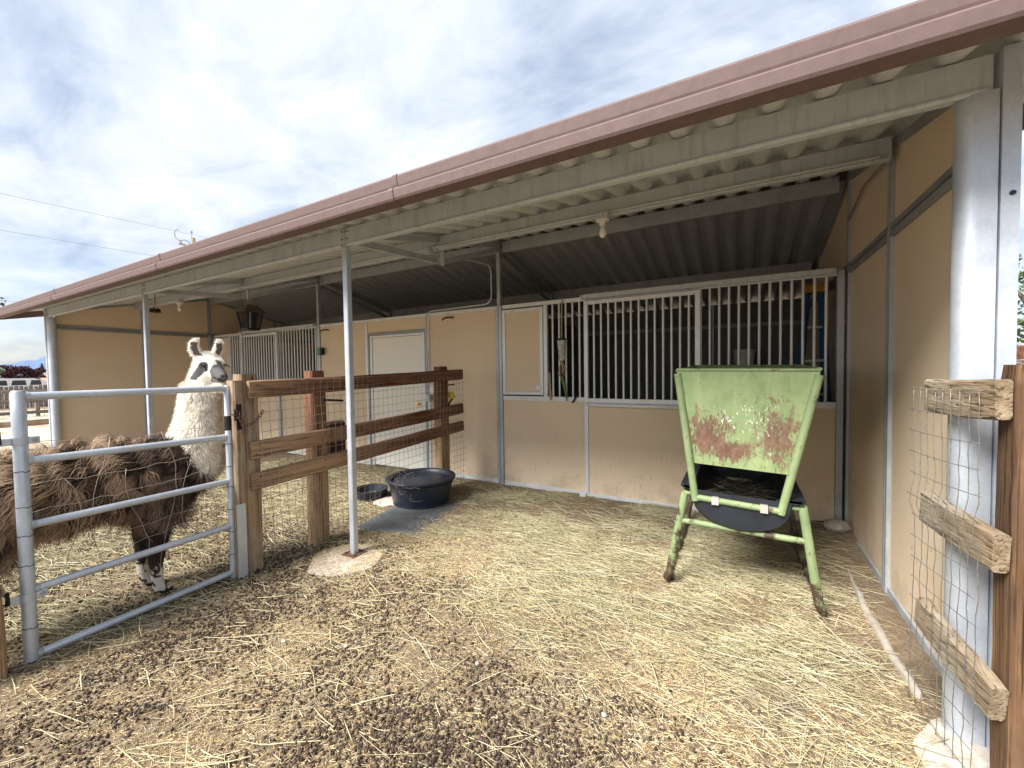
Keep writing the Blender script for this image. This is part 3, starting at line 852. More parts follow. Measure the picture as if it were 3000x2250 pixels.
# --- concrete: post footings and a kerb along the right end wall
def footing(name, x, y, r, seed, label, sq=1.0):
    rnd = random.Random(seed)
    prof = [(0.0, -0.1), (r * 1.0, -0.1), (r * 1.0, -0.004), (r * 0.985, 0.004), (r * 0.9, 0.008), (0.0, 0.010)]
    o = lathe(name, prof, (x, y, 0), 'concrete', barn, 40, 1.0, sq)
    for v_ in o.data.vertices:
        a = math.atan2(v_.co.y, v_.co.x); k = 1 + 0.05 * math.sin(3 * a + seed) + 0.03 * math.sin(7 * a + 2 * seed)
        v_.co.x *= k; v_.co.y *= k
    return o
footing('concrete_footing', -3.645, -2.555, 0.275, 1, '')
footing('concrete_footing', XP[2], YF, 0.27, 2, '')
footing('concrete_footing', 0.05, YF - 0.16, 0.27, 3, '')
footing('concrete_footing', XP[3], YF, 0.3, 4, '')
kp = [(-0.105 - 0.03 * math.sin(math.pi * f) , -2.28 + 1.45 * f) for f in np.linspace(0, 1, 14)]
V, F = [], []
for i, (x, y) in enumerate(kp):
    f = i / 13
    w = 0.018 * (0.35 + math.sin(math.pi * min(1, f * 1.3 + 0.05)) ** 0.5 * 0.65) if f < 0.98 else 0.008
    zz = 0.022 + 0.012 * math.sin(i * 1.7) - 0.03 * (f > 0.9)
    V += [(x - w, y, -0.05), (x - w, y, zz - 0.012), (x - w * 0.6, y, zz), (x + w, y, zz + 0.006), (x + w + 0.01, y, -0.05)]
for i in range(13):
    for k in range(4):
        F.append((i*5+k, i*5+k+1, (i+1)*5+k+1, (i+1)*5+k))
F += [(4, 3, 2, 1, 0), tuple(65 + k for k in range(5))]
link('concrete_kerb', fix_normals(mesh_from('kerb', V, F, True)), 'kerb_concrete', barn)

# ------------------------------------------------------------------ conduits, lamps and things hung on the barn
def conduit(name, pts, label, r=0.011, mat='galvanized_weathered'):
    P = [Vector(p) for p in pts]; out = [P[0]]
    for i in range(1, len(P) - 1):       # round the corners
        a, b_, c = P[i-1], P[i], P[i+1]
        d = min(0.12, (a - b_).length * 0.4, (c - b_).length * 0.4)
        p, q = b_ + (a - b_).normalized() * d, b_ + (c - b_).normalized() * d
        for k in range(6):
            t = k / 5
            out.append(p * (1-t)**2 + b_ * 2*t*(1-t) + q * t*t)
    out.append(P[-1])
    o = tube(name, out, r, mat, None, 8, loc=P[0])
    return tag(o, label, 'conduit')
conduit('electrical_conduit', [(-11.1, YR - 0.028, 2.86), (-0.05, YR - 0.028, 2.86)], 'thin grey electrical conduit running along the second roof beam above the lamps')
conduit('electrical_conduit', [(-3.78, YR - 0.05, 2.80), (-3.74, YR + 0.13, 2.85), (-3.74, -0.075, 2.95), (-3.74, -0.075, 2.44), (-4.905, -0.06, 2.425), (-4.905, -0.045, 1.16)], 'grey conduit bending down beside the inner post and across above the cream door')
jb = box('junction_box', -3.86, -3.72, YR - 0.075, YR - 0.02, 2.795, 2.865, 'galvanized_weathered', None, 0.006)
tag(jb, 'small grey junction box under the roof beam beside the truss joint', 'junction box')
def lamp(x, label):
    t = thing('ceiling_lamp', label, 'lamp', (x, YR - 0.045, 2.80), 'bare bulb lamps under the second roof beam')
    box('mounting_box', x - 0.055, x + 0.055, YR - 0.10, YR - 0.02, 2.795, 2.845, 'galvanized_weathered', t, 0.006)
    lathe('lamp_holder', [(0.0, 0.0), (0.055, 0.0), (0.058, -0.012), (0.03, -0.02), (0.026, -0.05), (0.022, -0.055), (0.0, -0.055)][::-1], (x, YR - 0.06, 2.794), 'white_plastic', t, 20)
    lathe('bulb', [(0.0, -0.095), (0.016, -0.09), (0.029, -0.075), (0.032, -0.058), (0.026, -0.035), (0.016, -0.012), (0.014, 0.0), (0.0, 0.0)], (x, YR - 0.06, 2.737), 'bulb_glass', t, 18)
lamp(-1.838, 'bare bulb lamp under the roof beam above the feed bunk')
lamp(-9.31, 'bare bulb lamp under the roof beam near the barn\'s far end wall')

# square lantern shaped insect killer hung from the far truss
z0 = thing('insect_lantern', 'dark caged electric insect lantern with bronze hood hanging over the far stall', 'lantern', (-7.43, -1.2, 2.2))
hx, hy = -7.43, -1.2
def frustum(name, w0, w1, za, zb, mat, parent, cx=hx, cy=hy, bev=True):
    V = []
    for w, z in ((w0, za), (w1, zb)):
        for sx_, sy_ in ((-1, -1), (1, -1), (1, 1), (-1, 1)): V.append((sx_ * w, sy_ * w, z))
    return link(name, mesh_from(name, V, [(3, 2, 1, 0), (4, 5, 6, 7), (0, 1, 5, 4), (1, 2, 6, 5), (2, 3, 7, 6), (3, 0, 4, 7)]), mat, parent, (cx, cy, 0))
frustum('hood', 0.145, 0.075, 2.505, 2.60, 'bronze_metal', z0)
frustum('hood_rim', 0.15, 0.15, 2.492, 2.504, 'bronze_metal', z0)
frustum('base', 0.09, 0.095, 2.215, 2.24, 'black_metal', z0)
for sx_, sy_ in ((-1, -1), (1, -1), (1, 1), (-1, 1)):
    tube('cage_post', [(hx + sx_*0.09, hy + sy_*0.09, 2.23), (hx + sx_*0.125, hy + sy_*0.125, 2.495)], 0.011, 'black_metal', z0, 6)
for k in range(-3, 4):
    for ax in range(4):
        d0, d1 = 0.09, 0.125
        f0, f1 = k / 4 * d0, k / 4 * d1
        pa = [(f0, -d0), (d0, f0), (f0, d0), (-d0, f0)][ax]; pb = [(f1, -d1), (d1, f1), (f1, d1), (-d1, f1)][ax]
        tube('cage_wire', [(hx + pa[0], hy + pa[1], 2.235), (hx + pb[0], hy + pb[1], 2.495)], 0.0035, 'black_metal', z0, 4)
frustum('grid_core', 0.055, 0.075, 2.242, 2.49, 'black_metal', z0)
for sx_ in (0.085,):
    tube('lamp_tube', [(hx + 0.062, hy - 0.035 + (0.05 if sx_ == 0 else 0), 2.25), (hx + 0.082, hy - 0.04, 2.48)], 0.010, 'white_plastic', z0, 8)
tube('hanging_ring', [(hx + 0.035 * math.cos(a), hy, 2.645 + 0.05 * math.sin(a)) for a in np.linspace(0, 2 * math.pi, 14)], 0.005, 'rope', z0, 6)
# dark ornament hung from the first beam
orn = thing('hanging_ornament', 'small black metal ornament on wires under the roof beside the front post', 'ornament', (-8.46, -2.0, 2.5))
for k in range(5):
    a = k * 0.6
    tube('spoke', [(-8.46 - 0.09 * math.cos(a), -2 - 0.06 * math.sin(a), 2.49 + 0.012 * k), (-8.46 + 0.10 * math.cos(a), -2 + 0.05 * math.sin(a), 2.485 + 0.01 * (4 - k))], 0.011, 'black_metal', orn, 6)
tube('disc', [(-8.46, -2, 2.482), (-8.46, -2, 2.52)], [0.075, 0.06], 'black_metal', orn, 9)
for sx_ in (-0.05, 0.05):
    tube('hanging_wire', [(-8.46 + sx_, -2, 2.51), (-8.46 + sx_ * 0.3, -2.0, 2.65), (-8.46, -2.0, 2.80)], 0.003, 'rusty_chain', orn, 4)
# blue twine hanging by the lantern
tag(tube('twine', [(-7.56, -1.24, 2.68), (-7.565, -1.25, 2.5), (-7.56, -1.24, 2.35), (-7.60, -1.25, 2.22), (-7.57, -1.25, 2.12)], 0.004, 'blue_twine', None, 5), 'thin blue twine dangling beside the caged lantern', 'twine')

# thermometer box, switch, note, hooks
tb = thing('thermometer_box', 'small black box with a green display on the inner wall post', 'thermometer', (-7.36, -0.07, 1.85))
box('case', -7.40, -7.27, -0.095, -0.037, 1.86, 1.985, 'black_metal', tb, 0.006)
box('display', -7.395, -7.315, -0.099, -0.0955, 1.872, 1.975, 'green_screen', tb, 0)
sw = thing('light_switch', 'grey metal light switch box beside the cream door', 'switch', (-4.87, -0.06, 1.1))
box('switch_box', -4.93, -4.84, -0.085, -0.028, 1.09, 1.19, 'galvanized', sw, 0.006)
box('switch_plate', -4.925, -4.845, -0.091, -0.0865, 1.095, 1.185, 'galvanized_bright', sw, 0.002)
box('toggle', -4.89, -4.88, -0.104, -0.092, 1.13, 1.15, 'white_plastic', sw, 0.001)
nt_ = box('paper_note', -4.89, -4.72, -0.036, -0.0275, 1.2, 1.345, 'cream_door', None, 0.001)
tag(nt_, 'small cream paper note above the grey switch by the door', 'note')
def hook(pts, label, r=0.012, mat='dark_brown'):
    tag(tube('hook', pts, r, mat, None, 7), label, 'hook')
hook([(-4.42, -0.02, 2.31), (-4.46, -0.06, 2.315), (-4.52, -0.11, 2.30), (-4.55, -0.12, 2.27)], 'dark hook on the tan panel above right of the cream door')
hook([(-7.16, -0.02, 2.30), (-7.2, -0.09, 2.30), (-7.24, -0.14, 2.27)], 'dark hook on the tan panel above the thermometer box')

# hung bag on the bars, tools poking through
bag = thing('hanging_bag', 'clear plastic bottle hung on a rope in front of the stall bars', 'bottle', (-2.735, -0.06, 1.64))
lathe('bottle', [(0.0, 0.0), (0.028, 0.0), (0.04, 0.02), (0.045, 0.09), (0.05, 0.18), (0.058, 0.235), (0.05, 0.255), (0.0, 0.257)], (-2.735, -0.075, 1.645), 'clear_bag', bag, 12, 1, 0.8)
lathe('cap', [(0.0, 0.0), (0.055, 0.0), (0.055, 0.018), (0.02, 0.026), (0.0, 0.026)], (-2.735, -0.075, 1.902), 'black_metal', bag, 12)
tube('cord', [(-2.735, -0.075, 1.92), (-2.738, -0.06, 2.2), (-2.74, -0.035, 2.42)], 0.008, 'rope', bag, 6)
for k in range(5):
    a = k * 1.3
    tube('tassel', [(-2.735, -0.075, 1.65), (-2.735 + 0.03 * math.sin(a), -0.08, 1.59), (-2.735 + 0.05 * math.sin(a + 0.5), -0.085, 1.55 - 0.02 * k), (-2.72 + 0.03 * math.sin(a), -0.08, 1.50 - 0.02 * k)], 0.006, 'rope', bag, 5)
tag(tube('tool_handle', [(-2.90, -0.05, 1.16), (-2.93, 0.0, 1.30), (-2.96, 0.05, 1.50)], 0.016, 'pale_wood', None, 8), 'pale wooden tool handle leaning in the bars beside the feed door', 'tool handle')
tag(tube('tool_handle', [(-2.68, -0.06, 1.15), (-2.695, -0.045, 1.22), (-2.72, -0.035, 1.34), (-2.755, -0.03, 1.45)], [0.008, 0.014, 0.022, 0.018], 'green_handle', None, 8), 'green tool handle hooked on the bars under the hanging bottle', 'tool handle')
hook([(-2.54, 0.02, 1.26), (-2.56, -0.03, 1.23), (-2.59, -0.05, 1.16), (-2.61, -0.055, 1.13)], 'black curved hook over the rail beside the sliding door', 0.013, 'black_metal')
# step ladder inside the right stall
ld = thing('step_ladder', 'blue fiberglass step ladder with orange cap standing behind the stall bars', 'ladder', (-0.22, 0.45, 0))
for (xa, ya, xb, yb) in ((-0.36, 0.30, -0.20, 0.50), (-0.36, 0.78, -0.20, 0.56), (0.0, 0.30, -0.07, 0.50), (0.0, 0.78, -0.07, 0.56)):
    strut_o = tube('rail', [(xa, ya, 0.02), (xb, yb, 2.30)], 0.028, 'blue_fiberglass', ld, 4, smooth=False)
for k in range(6):
    f = (k + 0.6) / 6.6
    box('rung', -0.36 + 0.16 * f + 0.02, 0 - 0.07 * f - 0.02, 0.27 + 0.2 * f, 0.35 + 0.2 * f, 2.28 * f - 0.01, 2.28 * f + 0.015, 'galvanized', ld)
box('cap', -0.24, -0.03, 0.46, 0.60, 2.30, 2.39, 'orange_plastic', ld, 0.01)
bk = lathe('bucket', [(0.0, 0), (0.12, 0), (0.15, 0.36), (0.155, 0.36), (0.155, 0.34), (0.14, 0.33), (0.11, 0.02), (0, 0.02)], (-0.75, 2.6, 1.45), 'white_plastic', None, 24)
tag(bk, 'white plastic bucket on a dark shelf inside the right stall', 'bucket')
sh = thing('storage_shelf', 'dark storage shelf against the back wall inside the right stall', 'shelf', (-0.8, 2.6, 0))
box('board', -1.3, -0.3, 2.4, 2.9, 1.40, 1.44, 'black_metal', sh)
box('board', -1.3, -0.3, 2.4, 2.9, 0.7, 0.74, 'black_metal', sh)
for xx in (-1.28, -0.32):
    for yy in (2.42, 2.88): box('leg', xx - 0.02, xx + 0.02, yy - 0.02, yy + 0.02, 0, 1.398, 'black_metal', sh)

# ------------------------------------------------------------------ plank fence between the pens
XF = -4.1
fence = thing('plank_fence', 'red brown weathered three rail plank fence with wire mesh running to the barn', 'fence', (XF, -1.6, 0))
plank('post', (XF - 0.085, -3.015, -0.2), (XF - 0.085, -3.015, 1.535), 0.12, 0.135, 'wood_tan_z', fence, 14, side=(1, 0, 0), taper_end=0.1)
plank('latch_post', (XF - 0.05, -3.105, -0.02), (XF - 0.05, -3.105, 1.487), 0.10, 0.075, 'wood_tan_z', fence, 14, side=(1, 0, 0))
plank('post', (XF - 0.085, -2.42, -0.2), (XF - 0.085, -2.42, 1.557), 0.12, 0.15, 'wood_red_z', fence, 14, side=(1, 0, 0), taper_end=0.08)
plank('post', (XF - 0.085, -0.63, -0.2), (XF - 0.085, -0.63, 1.60), 0.12, 0.17, 'wood_red_z', fence, 14, side=(1, 0, 0), taper_end=0.08)
for (za, zb, m_) in ((1.415, 1.494, 'wood_red_y'), (0.945, 1.036, 'wood_rail_y'), (0.703, 0.80, 'wood_rail_low_y')):
    plank('rail', (XF, -3.035, za), (XF, -0.29, zb), 0.042, 0.136, m_, fence, 26, 0.005, side=(1, 0, 0), bev=0.008)
for (za, zb) in ((1.415, 1.494), (0.945, 1.036), (0.703, 0.80)):
    for yy in (-2.99, -2.42, -0.63):
        zc = za + (zb - za) * (yy + 3.035) / 2.745
        for dz in (-0.03, 0.032):
            tube('nail', [(XF + 0.02, yy + dz * 0.4, zc + dz), (XF + 0.0265, yy + dz * 0.4, zc + dz)], 0.0055, 'black_metal', fence, 6)
rk = random.Random(5)
paths = []
ysv = np.arange(-2.96, -0.28, 0.066)
def mesh_pt(y, z, amp=0.012):
    return (XF + 0.024 + amp * math.sin(y * 4.1 + z * 3) * 0.6 + rk.uniform(-1, 1) * 0.003, y + 0.008 * math.sin(z * 7 + y * 2) + rk.uniform(-1, 1) * 0.004, z)
for y in ysv:
    zt = 1.415 + (1.494 - 1.415) * (y + 3.035) / 2.745 + 0.045
    zb = 0.02 if y < -1.75 or y > -0.62 else 0.42 + 0.12 * math.sin(y * 9)
    zs = np.linspace(zt, zb, 14)
    paths.append([mesh_pt(y, z) for z in zs])
for k in range(20):
    f = k / 19
    y0, y1 = -2.97, -0.28
    row = []
    for y in np.linspace(y0, y1, 30):
        zt = 1.415 + (1.494 - 1.415) * (y + 3.035) / 2.745 + 0.045
        z = zt - (zt - 0.02) * f
        if z < 0.42 and -1.75 < y < -0.62:
            if len(row) > 1: paths.append(row)
            row = []; continue
        row.append(mesh_pt(y, z))
    if len(row) > 1: paths.append(row)
for k in range(16):     # torn mesh curled up beside the tub
    y = -1.75 + 0.05 * rk.uniform(-1, 1) + 0.02 * k
    z = 0.5 - 0.02 * k
    p = [(XF + 0.03, y, max(0.05, z))]
    for j in range(5):
        p.append((p[-1][0] + rk.uniform(-0.03, 0.08), p[-1][1] + rk.uniform(-0.03, 0.07), max(0.05, p[-1][2] + rk.uniform(-0.07, 0.05))))
    paths.append(p)
many_tubes('wire_mesh', paths, 0.0021, 'wire', fence, 4, (XF, -1.6, 0))
mb = box('mineral_box', XF - 0.26, XF - 0.155, -2.26, -2.03, 0.74, 1.06, 'dark_brown', None, 0.02)
tag(mb, 'dark brown box fixed behind the fence rails next to the middle post', 'box')
hook([(XF - 0.03, -2.37, 1.29), (XF + 0.03, -2.30, 1.283), (XF + 0.04, -2.22, 1.275)], 'dark iron hook on the middle fence post under the top rail', 0.011, 'black_metal')
hook([(XF - 0.03, -0.64, 1.36), (XF - 0.01, -0.55, 1.36), (XF, -0.46, 1.36)], 'dark iron hook on the fence post nearest the barn wall', 0.011, 'black_metal')
br = thing('grooming_brush', 'yellow bristle brush stuck in the mesh above the middle rail', 'brush', (XF, -0.53, 1.1))
tube('handle', [(XF, -0.60, 1.09), (XF, -0.545, 1.15), (XF, -0.47, 1.215)], [0.012, 0.014, 0.022], 'black_metal', br, 8)
lathe('bristles', [(0.0, 0.0), (0.036, 0.004), (0.042, 0.05), (0.03, 0.082), (0.0, 0.088)], (XF, -0.51, 1.185), 'yellow_bristle', br, 12).rotation_euler = (math.radians(20), 0, 0)
# galvanized strip at the foot of the latch post
tag(box('metal_plate', XF + 0.006, XF + 0.010, -3.150, -3.085, 0.0, 0.56, 'galvanized_bright', None, 0.001), 'galvanized plate nailed low on the latch post beside the gate', 'metal plate')

# ------------------------------------------------------------------ pipe gate
XG = -4.17
gate = thing('pipe_gate', 'galvanized five rail pipe gate in front of the llama', 'gate', (XG, -3.65, 0))
tube('gate_post', [(XG, -4.157, 0.005), (XG, -4.157, 1.45), (XG, -4.157, 1.462)], [0.0285, 0.0285, 0.022], 'galvanized_bright', gate, 18)
tube('gate_post', [(XG, -3.148, 0.0), (XG, -3.148, 1.44), (XG, -3.148, 1.452)], [0.0215, 0.0215, 0.016], 'galvanized_bright', gate, 16)
for (za, zb) in ((1.431, 1.429), (1.084, 1.068), (0.736, 0.734), (0.386, 0.394), (0.026, 0.04)):
    tube('rail', [(XG, -4.135, za), (XG, -3.165, zb)], 0.0215, 'galvanized_bright', gate, 14)
    lathe('weld_collar', [(0.0, 0), (0.026, 0), (0.024, 0.012), (0.0215, 0.018), (0.0, 0.018)], (XG, -4.132, za), 'galvanized', gate, 12).rotation_euler = (math.radians(-90), 0, 0)
for z in (1.195, 0.353):
    st = []
    pr = [(0.032 * math.cos(a), 0.032 * math.sin(a)) for a in np.linspace(-2.4, 2.4, 14)]
    hb = tube('hinge_band', [(XG, -4.157, z - 0.02), (XG, -4.157, z + 0.02)], 0.0325, 'galvanized_bright', gate, 16)
    box('hinge_strap', XG + 0.012, XG + 0.020, -4.16, -4.09, z - 0.019, z + 0.019, 'galvanized_bright', hb)
    box('hinge_strap', XG - 0.004, XG + 0.012, -4.235, -4.188, z - 0.019, z + 0.019, 'galvanized_bright', hb)
    tube('hinge_bolt', [(XG + 0.019, -4.108, z), (XG + 0.027, -4.108, z)], 0.011, 'galvanized_dull', hb, 6)
    tube('hinge_pin', [(XG + 0.01, -4.23, z - 0.01), (XG + 0.01, -4.23, z + 0.05), (XG - 0.0, -4.30, z + 0.06), (XG - 0.0, -4.36, z + 0.055)], 0.010, 'black_metal', hb, 8)
# irregular wire tied across the gate
rg = random.Random(9); gp_paths = []
hz_ = [(1.18, 1.16), (0.95, 0.98), (0.80, 0.86), (0.56, 0.62), (0.44, 0.56), (0.24, 0.30)]
for (za, zb) in hz_:
    row = []
    for i in range(15):
        f = i / 14
        row.append((XG - 0.024 + rg.uniform(-0.006, 0.006), -4.13 + 0.98 * f, za + (zb - za) * f - 0.02 * math.sin(f * math.pi) + rg.uniform(-0.008, 0.008)))
    gp_paths.append(row)
for k in range(6):
    y = -4.0 + k * 0.15 + rg.uniform(-0.03, 0.03); row = []
    za, zb = rg.choice(((1.16, 0.25), (0.95, 0.28), (1.17, 0.5)))
    for i in range(12):
        f = i / 11
        row.append((XG - 0.028, y + 0.05 * math.sin(f * 5 + k * 2) + rg.uniform(-0.008, 0.008), za + (zb - za) * f))
    gp_paths.append(row)
many_tubes('wire', gp_paths, 0.0015, 'wire', gate, 4, (XG, -3.65, 0))
for k in range(7):
    for yy, rr in ((-4.157, 0.0305), (-3.148, 0.0235)):
        z = 1.18 - k * 0.165 + rg.uniform(-0.02, 0.02)
        tube('wire_tie', [(XG + rr * math.cos(a), yy + rr * math.sin(a), z + 0.006 * a / 6) for a in np.linspace(0, 6.28, 14)], 0.0018, 'black_metal', gate, 4)
# latch and chain
la = thing('gate_latch', 'black steel latch plate on the fence post beside the gate', 'latch', (XG, -3.12, 1.2))
box('plate', XF + 0.004, XF + 0.009, -3.128, -3.09, 1.12, 1.31, 'black_metal', la, 0.002)
tube('collar', [(XG, -3.148, 1.118), (XG, -3.148, 1.225)], 0.0245, 'black_metal', la, 14)
box('catch', XG + 0.02, XF + 0.003, -3.138, -3.12, 1.19, 1.27, 'black_metal', la, 0.003)
tube('bolt', [(XF + 0.009, -3.11, 1.29), (XF + 0.018, -3.11, 1.29)], 0.009, 'black_metal', la, 6)
ch = thing('gate_chain', 'rusty chain looped over the gate latch and fence mesh', 'chain', (XG, -3.05, 1.15))
def chain(pts, n):
    P = [Vector(p) for p in pts]; L = [0]
    for a, b_ in zip(P[:-1], P[1:]): L.append(L[-1] + (b_ - a).length)
    def at(s):
        for i in range(len(P) - 1):
            if s <= L[i+1] + 1e-9: return P[i].lerp(P[i+1], (s - L[i]) / max(1e-9, L[i+1] - L[i]))
        return P[-1]
    for k in range(n):
        s0, s1 = L[-1] * k / n, L[-1] * (k + 1) / n
        a, b_ = at(s0), at(s1); t = (b_ - a).normalized(); c = (a + b_) / 2
        u = t.cross(Vector((1, 0, 0) if k % 2 else (0.3, 0.4, 1))).normalized()
        h, w = (b_ - a).length * 0.62, 0.0095
        tube('link', [c + t * h * math.cos(x) + u * w * math.sin(x) for x in np.linspace(0, 2 * math.pi, 13)], 0.0035, 'rusty_chain', ch, 5)
chain([(XF + 0.02, -3.17, 1.245), (XF + 0.03, -3.115, 1.20), (XF + 0.035, -3.09, 1.15)], 5)
chain([(XF + 0.02, -3.15, 1.28), (XF + 0.025, -3.12, 1.25), (XF + 0.03, -3.095, 1.15), (XF + 0.03, -3.093, 1.09)], 8)
chain([(XF + 0.03, -3.09, 1.145), (XF + 0.03, -3.03, 1.155), (XF + 0.03, -2.985, 1.19), (XF + 0.03, -2.945, 1.25)], 7)
# hinge post of the gate at the picture's edge
hp = thing('gate_hinge_post', 'weathered wooden hinge post of the pipe gate at the left edge', 'post', (XG, -4.34, 0))
plank('post', (XG + 0.02, -4.315, -0.2), (XG + 0.02, -4.315, 0.42), 0.12, 0.12, 'wood_tan_z', hp, 12, side=(1, 0, 0))
plank('cap_block', (XG + 0.02, -4.315, 0.424), (XG + 0.02, -4.315, 0.47), 0.13, 0.13, 'wood_tan_z', hp, 4, side=(1, 0, 0))
plank('post', (XG - 0.02, -4.45, -0.2), (XG - 0.02, -4.45, 1.55), 0.12, 0.12, 'wood_tan_z', hp, 12, side=(1, 0, 0))

# ------------------------------------------------------------------ short fence at the right front column
rf = thing('corner_fence', 'short brown three rail fence with wire mesh at the right barn column', 'fence', (0, -2.7, 0))
plank('post', (0.05, -2.725, -0.2), (0.05, -2.725, 1.527), 0.15, 0.135, 'wood_orange_z', rf, 20, 0.006, side=(1, 0, 0), bev=0.014, taper_end=0.06)
RR = (((-0.055, -2.775, 1.41), (-0.108, -2.36, 1.40)), ((-0.052, -2.775, 0.885), (-0.115, -2.36, 0.915)), ((-0.050, -2.775, 0.36), (-0.125, -2.36, 0.45)))
for p, q in RR:
    plank('rail', p, q, 0.044, 0.14, 'wood_worn_y', rf, 14, 0.004, side=(1, 0, 0), bev=0.009)
rw = random.Random(21); pp = []
def rmesh(y, z):
    f = (y + 2.775) / 0.415
    x = -0.055 - 0.058 * f - 0.028
    wav = 0.0
    return (x - 0.006 + rw.uniform(-1, 1) * 0.003 - 0.02 * max(0, math.sin(z * 9)) * (abs(z - 1.1) < 0.2), y + 0.014 * math.sin(z * 5.0 + 1) * (0.5 + f) + rw.uniform(-1, 1) * 0.003, z)
for y in np.arange(-2.735, -2.30, 0.05):
    pp.append([rmesh(y, z) for z in np.linspace(1.435, 0.02, 26)])
for z in np.arange(1.435, 0.03, -0.093):
    pp.append([rmesh(y, z - 0.01 * math.sin((y + 2.7) * 6)) for y in np.linspace(-2.745, -2.31, 10)])
many_tubes('wire_mesh', pp, 0.0015, 'wire_dark', rf, 5, (0, -2.7, 0))

# ------------------------------------------------------------------ feed bunk
fb = thing('feed_bunk', 'worn green steel feed bunk with rust patches and black trough in front of the stall', 'feeder', (-0.82, -1.1, 0))
G = 'green_paint'; yf, yb = -1.76, -0.38
xt0, xt1, zt = -1.205, -0.405, 1.515
xb0, xb1, zb = -1.085, -0.60, 0.65
def lerp(a, b_, f): return a + (b_ - a) * f
def side_x(z, left):
    f = (z - zb) / (zt - zb)
    return lerp(xb0, xt0, f) if left else lerp(xb1, xt1, f)
for (yy, nm) in ((yf, 'end_plate'), (yb, 'end_plate')):
    z0_ = 0.875
    zt = 1.515 + (0.03 if yy == yb else 0.0)
    V = []
    for d in (-0.003, 0.003):
        V += [(side_x(zt, 1) - (-0.815), yy + d, zt - 0.75), (side_x(zt, 0) - (-0.815), yy + d, zt - 0.012 - 0.75), (side_x(z0_, 0) - (-0.815), yy + d, z0_ - 0.012 - 0.75), (side_x(z0_, 1) - (-0.815), yy + d, z0_ + 0.012 - 0.75)]
    V = [(x, y - yy, z) for x, y, z in V]
    me = fix_normals(mesh_from(nm, V, [(0, 1, 2, 3), (7, 6, 5, 4), (0, 4, 5, 1), (1, 5, 6, 2), (2, 6, 7, 3), (3, 7, 4, 0)]))
    link(nm, me, 'green_plate', fb, (-0.815, yy, 0.75))
    tube('end_frame', [(side_x(zt - 0.02, 1) + 0.002, yy, zt - 0.02), (side_x(zb, 1), yy - 0.02 * (yy == yf), zb - 0.015)], 0.024, G, fb, 14)
    tube('end_frame', [(side_x(zt - 0.02, 0) - 0.002, yy, zt - 0.035), (side_x(zb, 0), yy - 0.02 * (yy == yf), zb - 0.035)], 0.024, G, fb, 14)
    tube('end_bar', [(xb0 - 0.01, yy - 0.02 * (yy == yf), zb + 0.008), (xb1 + 0.02, yy - 0.02 * (yy == yf), zb - 0.018)], 0.021, G, fb, 12)
    tube('top_bar', [(xt0, yy, zt + 0.006), (xt1, yy, zt - 0.006)], 0.011, G, fb, 8)
zt = 1.515
# hopper side sheets
for left in (1, 0):
    V = []
    for d in (0, 0.005 * (1 if left else -1)):
        for yy in (yf + 0.005, yb - 0.005):
            V += [(side_x(zt, left) + d, yy, zt - 0.004 + (0.03 if yy > -1 else 0)), (side_x(0.87, left) + d, yy, 0.87)]
    me = fix_normals(mesh_from('side_sheet', V, [(0, 1, 3, 2), (4, 6, 7, 5), (0, 4, 5, 1), (2, 3, 7, 6), (0, 2, 6, 4), (1, 5, 7, 3)]))
    link('side_sheet', me, G, fb)
    tube('top_bar', [(side_x(zt, left), yf + 0.012, zt), (side_x(zt, left), yb - 0.012, zt + 0.03)], 0.011, G, fb, 8)
    # tray rail, legs and skid
    s_ = -1 if left else 1
    xc = -0.82 + s_ * 0.335
    tube('side_bar', [(xc, yf + 0.02, 0.665), (xc, yb, 0.665)], 0.02, G, fb, 10)
    xfoot = -1.276 if left else -0.382
    lg = tube('leg', [(xc, yf + 0.02, 0.668), (xfoot + 0.02 * -s_, yf + 0.01, 0.09), (xfoot, yf + 0.02, 0.045), (xfoot, yf + 0.06, 0.028), (xfoot, yf + 0.12, 0.026), (xfoot, yb - 0.1, 0.026), (xfoot, yb - 0.03, 0.03), (xfoot + 0.01 * -s_, yb, 0.09), (xc, yb, 0.668)], 0.0255, G, fb, 14)
for yy in (yf + 0.018, yb):
    tube('stretcher', [(-1.192, yy, 0.472), (-0.47, yy, 0.455)], 0.02, G, fb, 12)
    tube('end_rest', [(-1.155, yy + 0.002, 0.672), (-0.487, yy + 0.002, 0.655)], 0.017, G, fb, 10)
# trough: round-bottomed, flared rim, open above
V, F = [], []
prof = []
for k in range(15):
    a = math.pi * (k / 14)
    prof.append((-math.cos(a) * 0.295, 0.705 - (math.sin(a) ** 0.7) * 0.265))
rim = [(-0.36, 0.70), (-0.355, 0.722)] + [(prof[0][0], 0.72)] 
outer = [(-0.362, 0.70), (-0.30, 0.69)] + prof[1:-1] + [(0.30, 0.69), (0.362, 0.70)]
inner = [(0.355, 0.722), (0.28, 0.715)] + [(x * 0.965, z + 0.008) for x, z in prof[1:-1][::-1]] + [(-0.28, 0.715), (-0.355, 0.722)]
loop = outer + inner
yst = [yf - 0.02, yf + 0.02, yf + 0.05, -1.5, -0.65, yb - 0.05, yb - 0.02, yb + 0.02]
scl = [0.86, 0.96, 1.0, 1.0, 1.0, 1.0, 0.96, 0.86]
n = len(loop)
for yy, k in zip(yst, scl):
    for (x, z) in loop: V.append((x * (0.5 + 0.5 * k), yy, 0.72 - (0.72 - z) * k - 0.024 * (x / 0.72)))
for i in range(len(yst) - 1):
    for k in range(n):
        k2 = (k + 1) % n
        F.append((i*n+k, i*n+k2, (i+1)*n+k2, (i+1)*n+k))
no = len(outer)
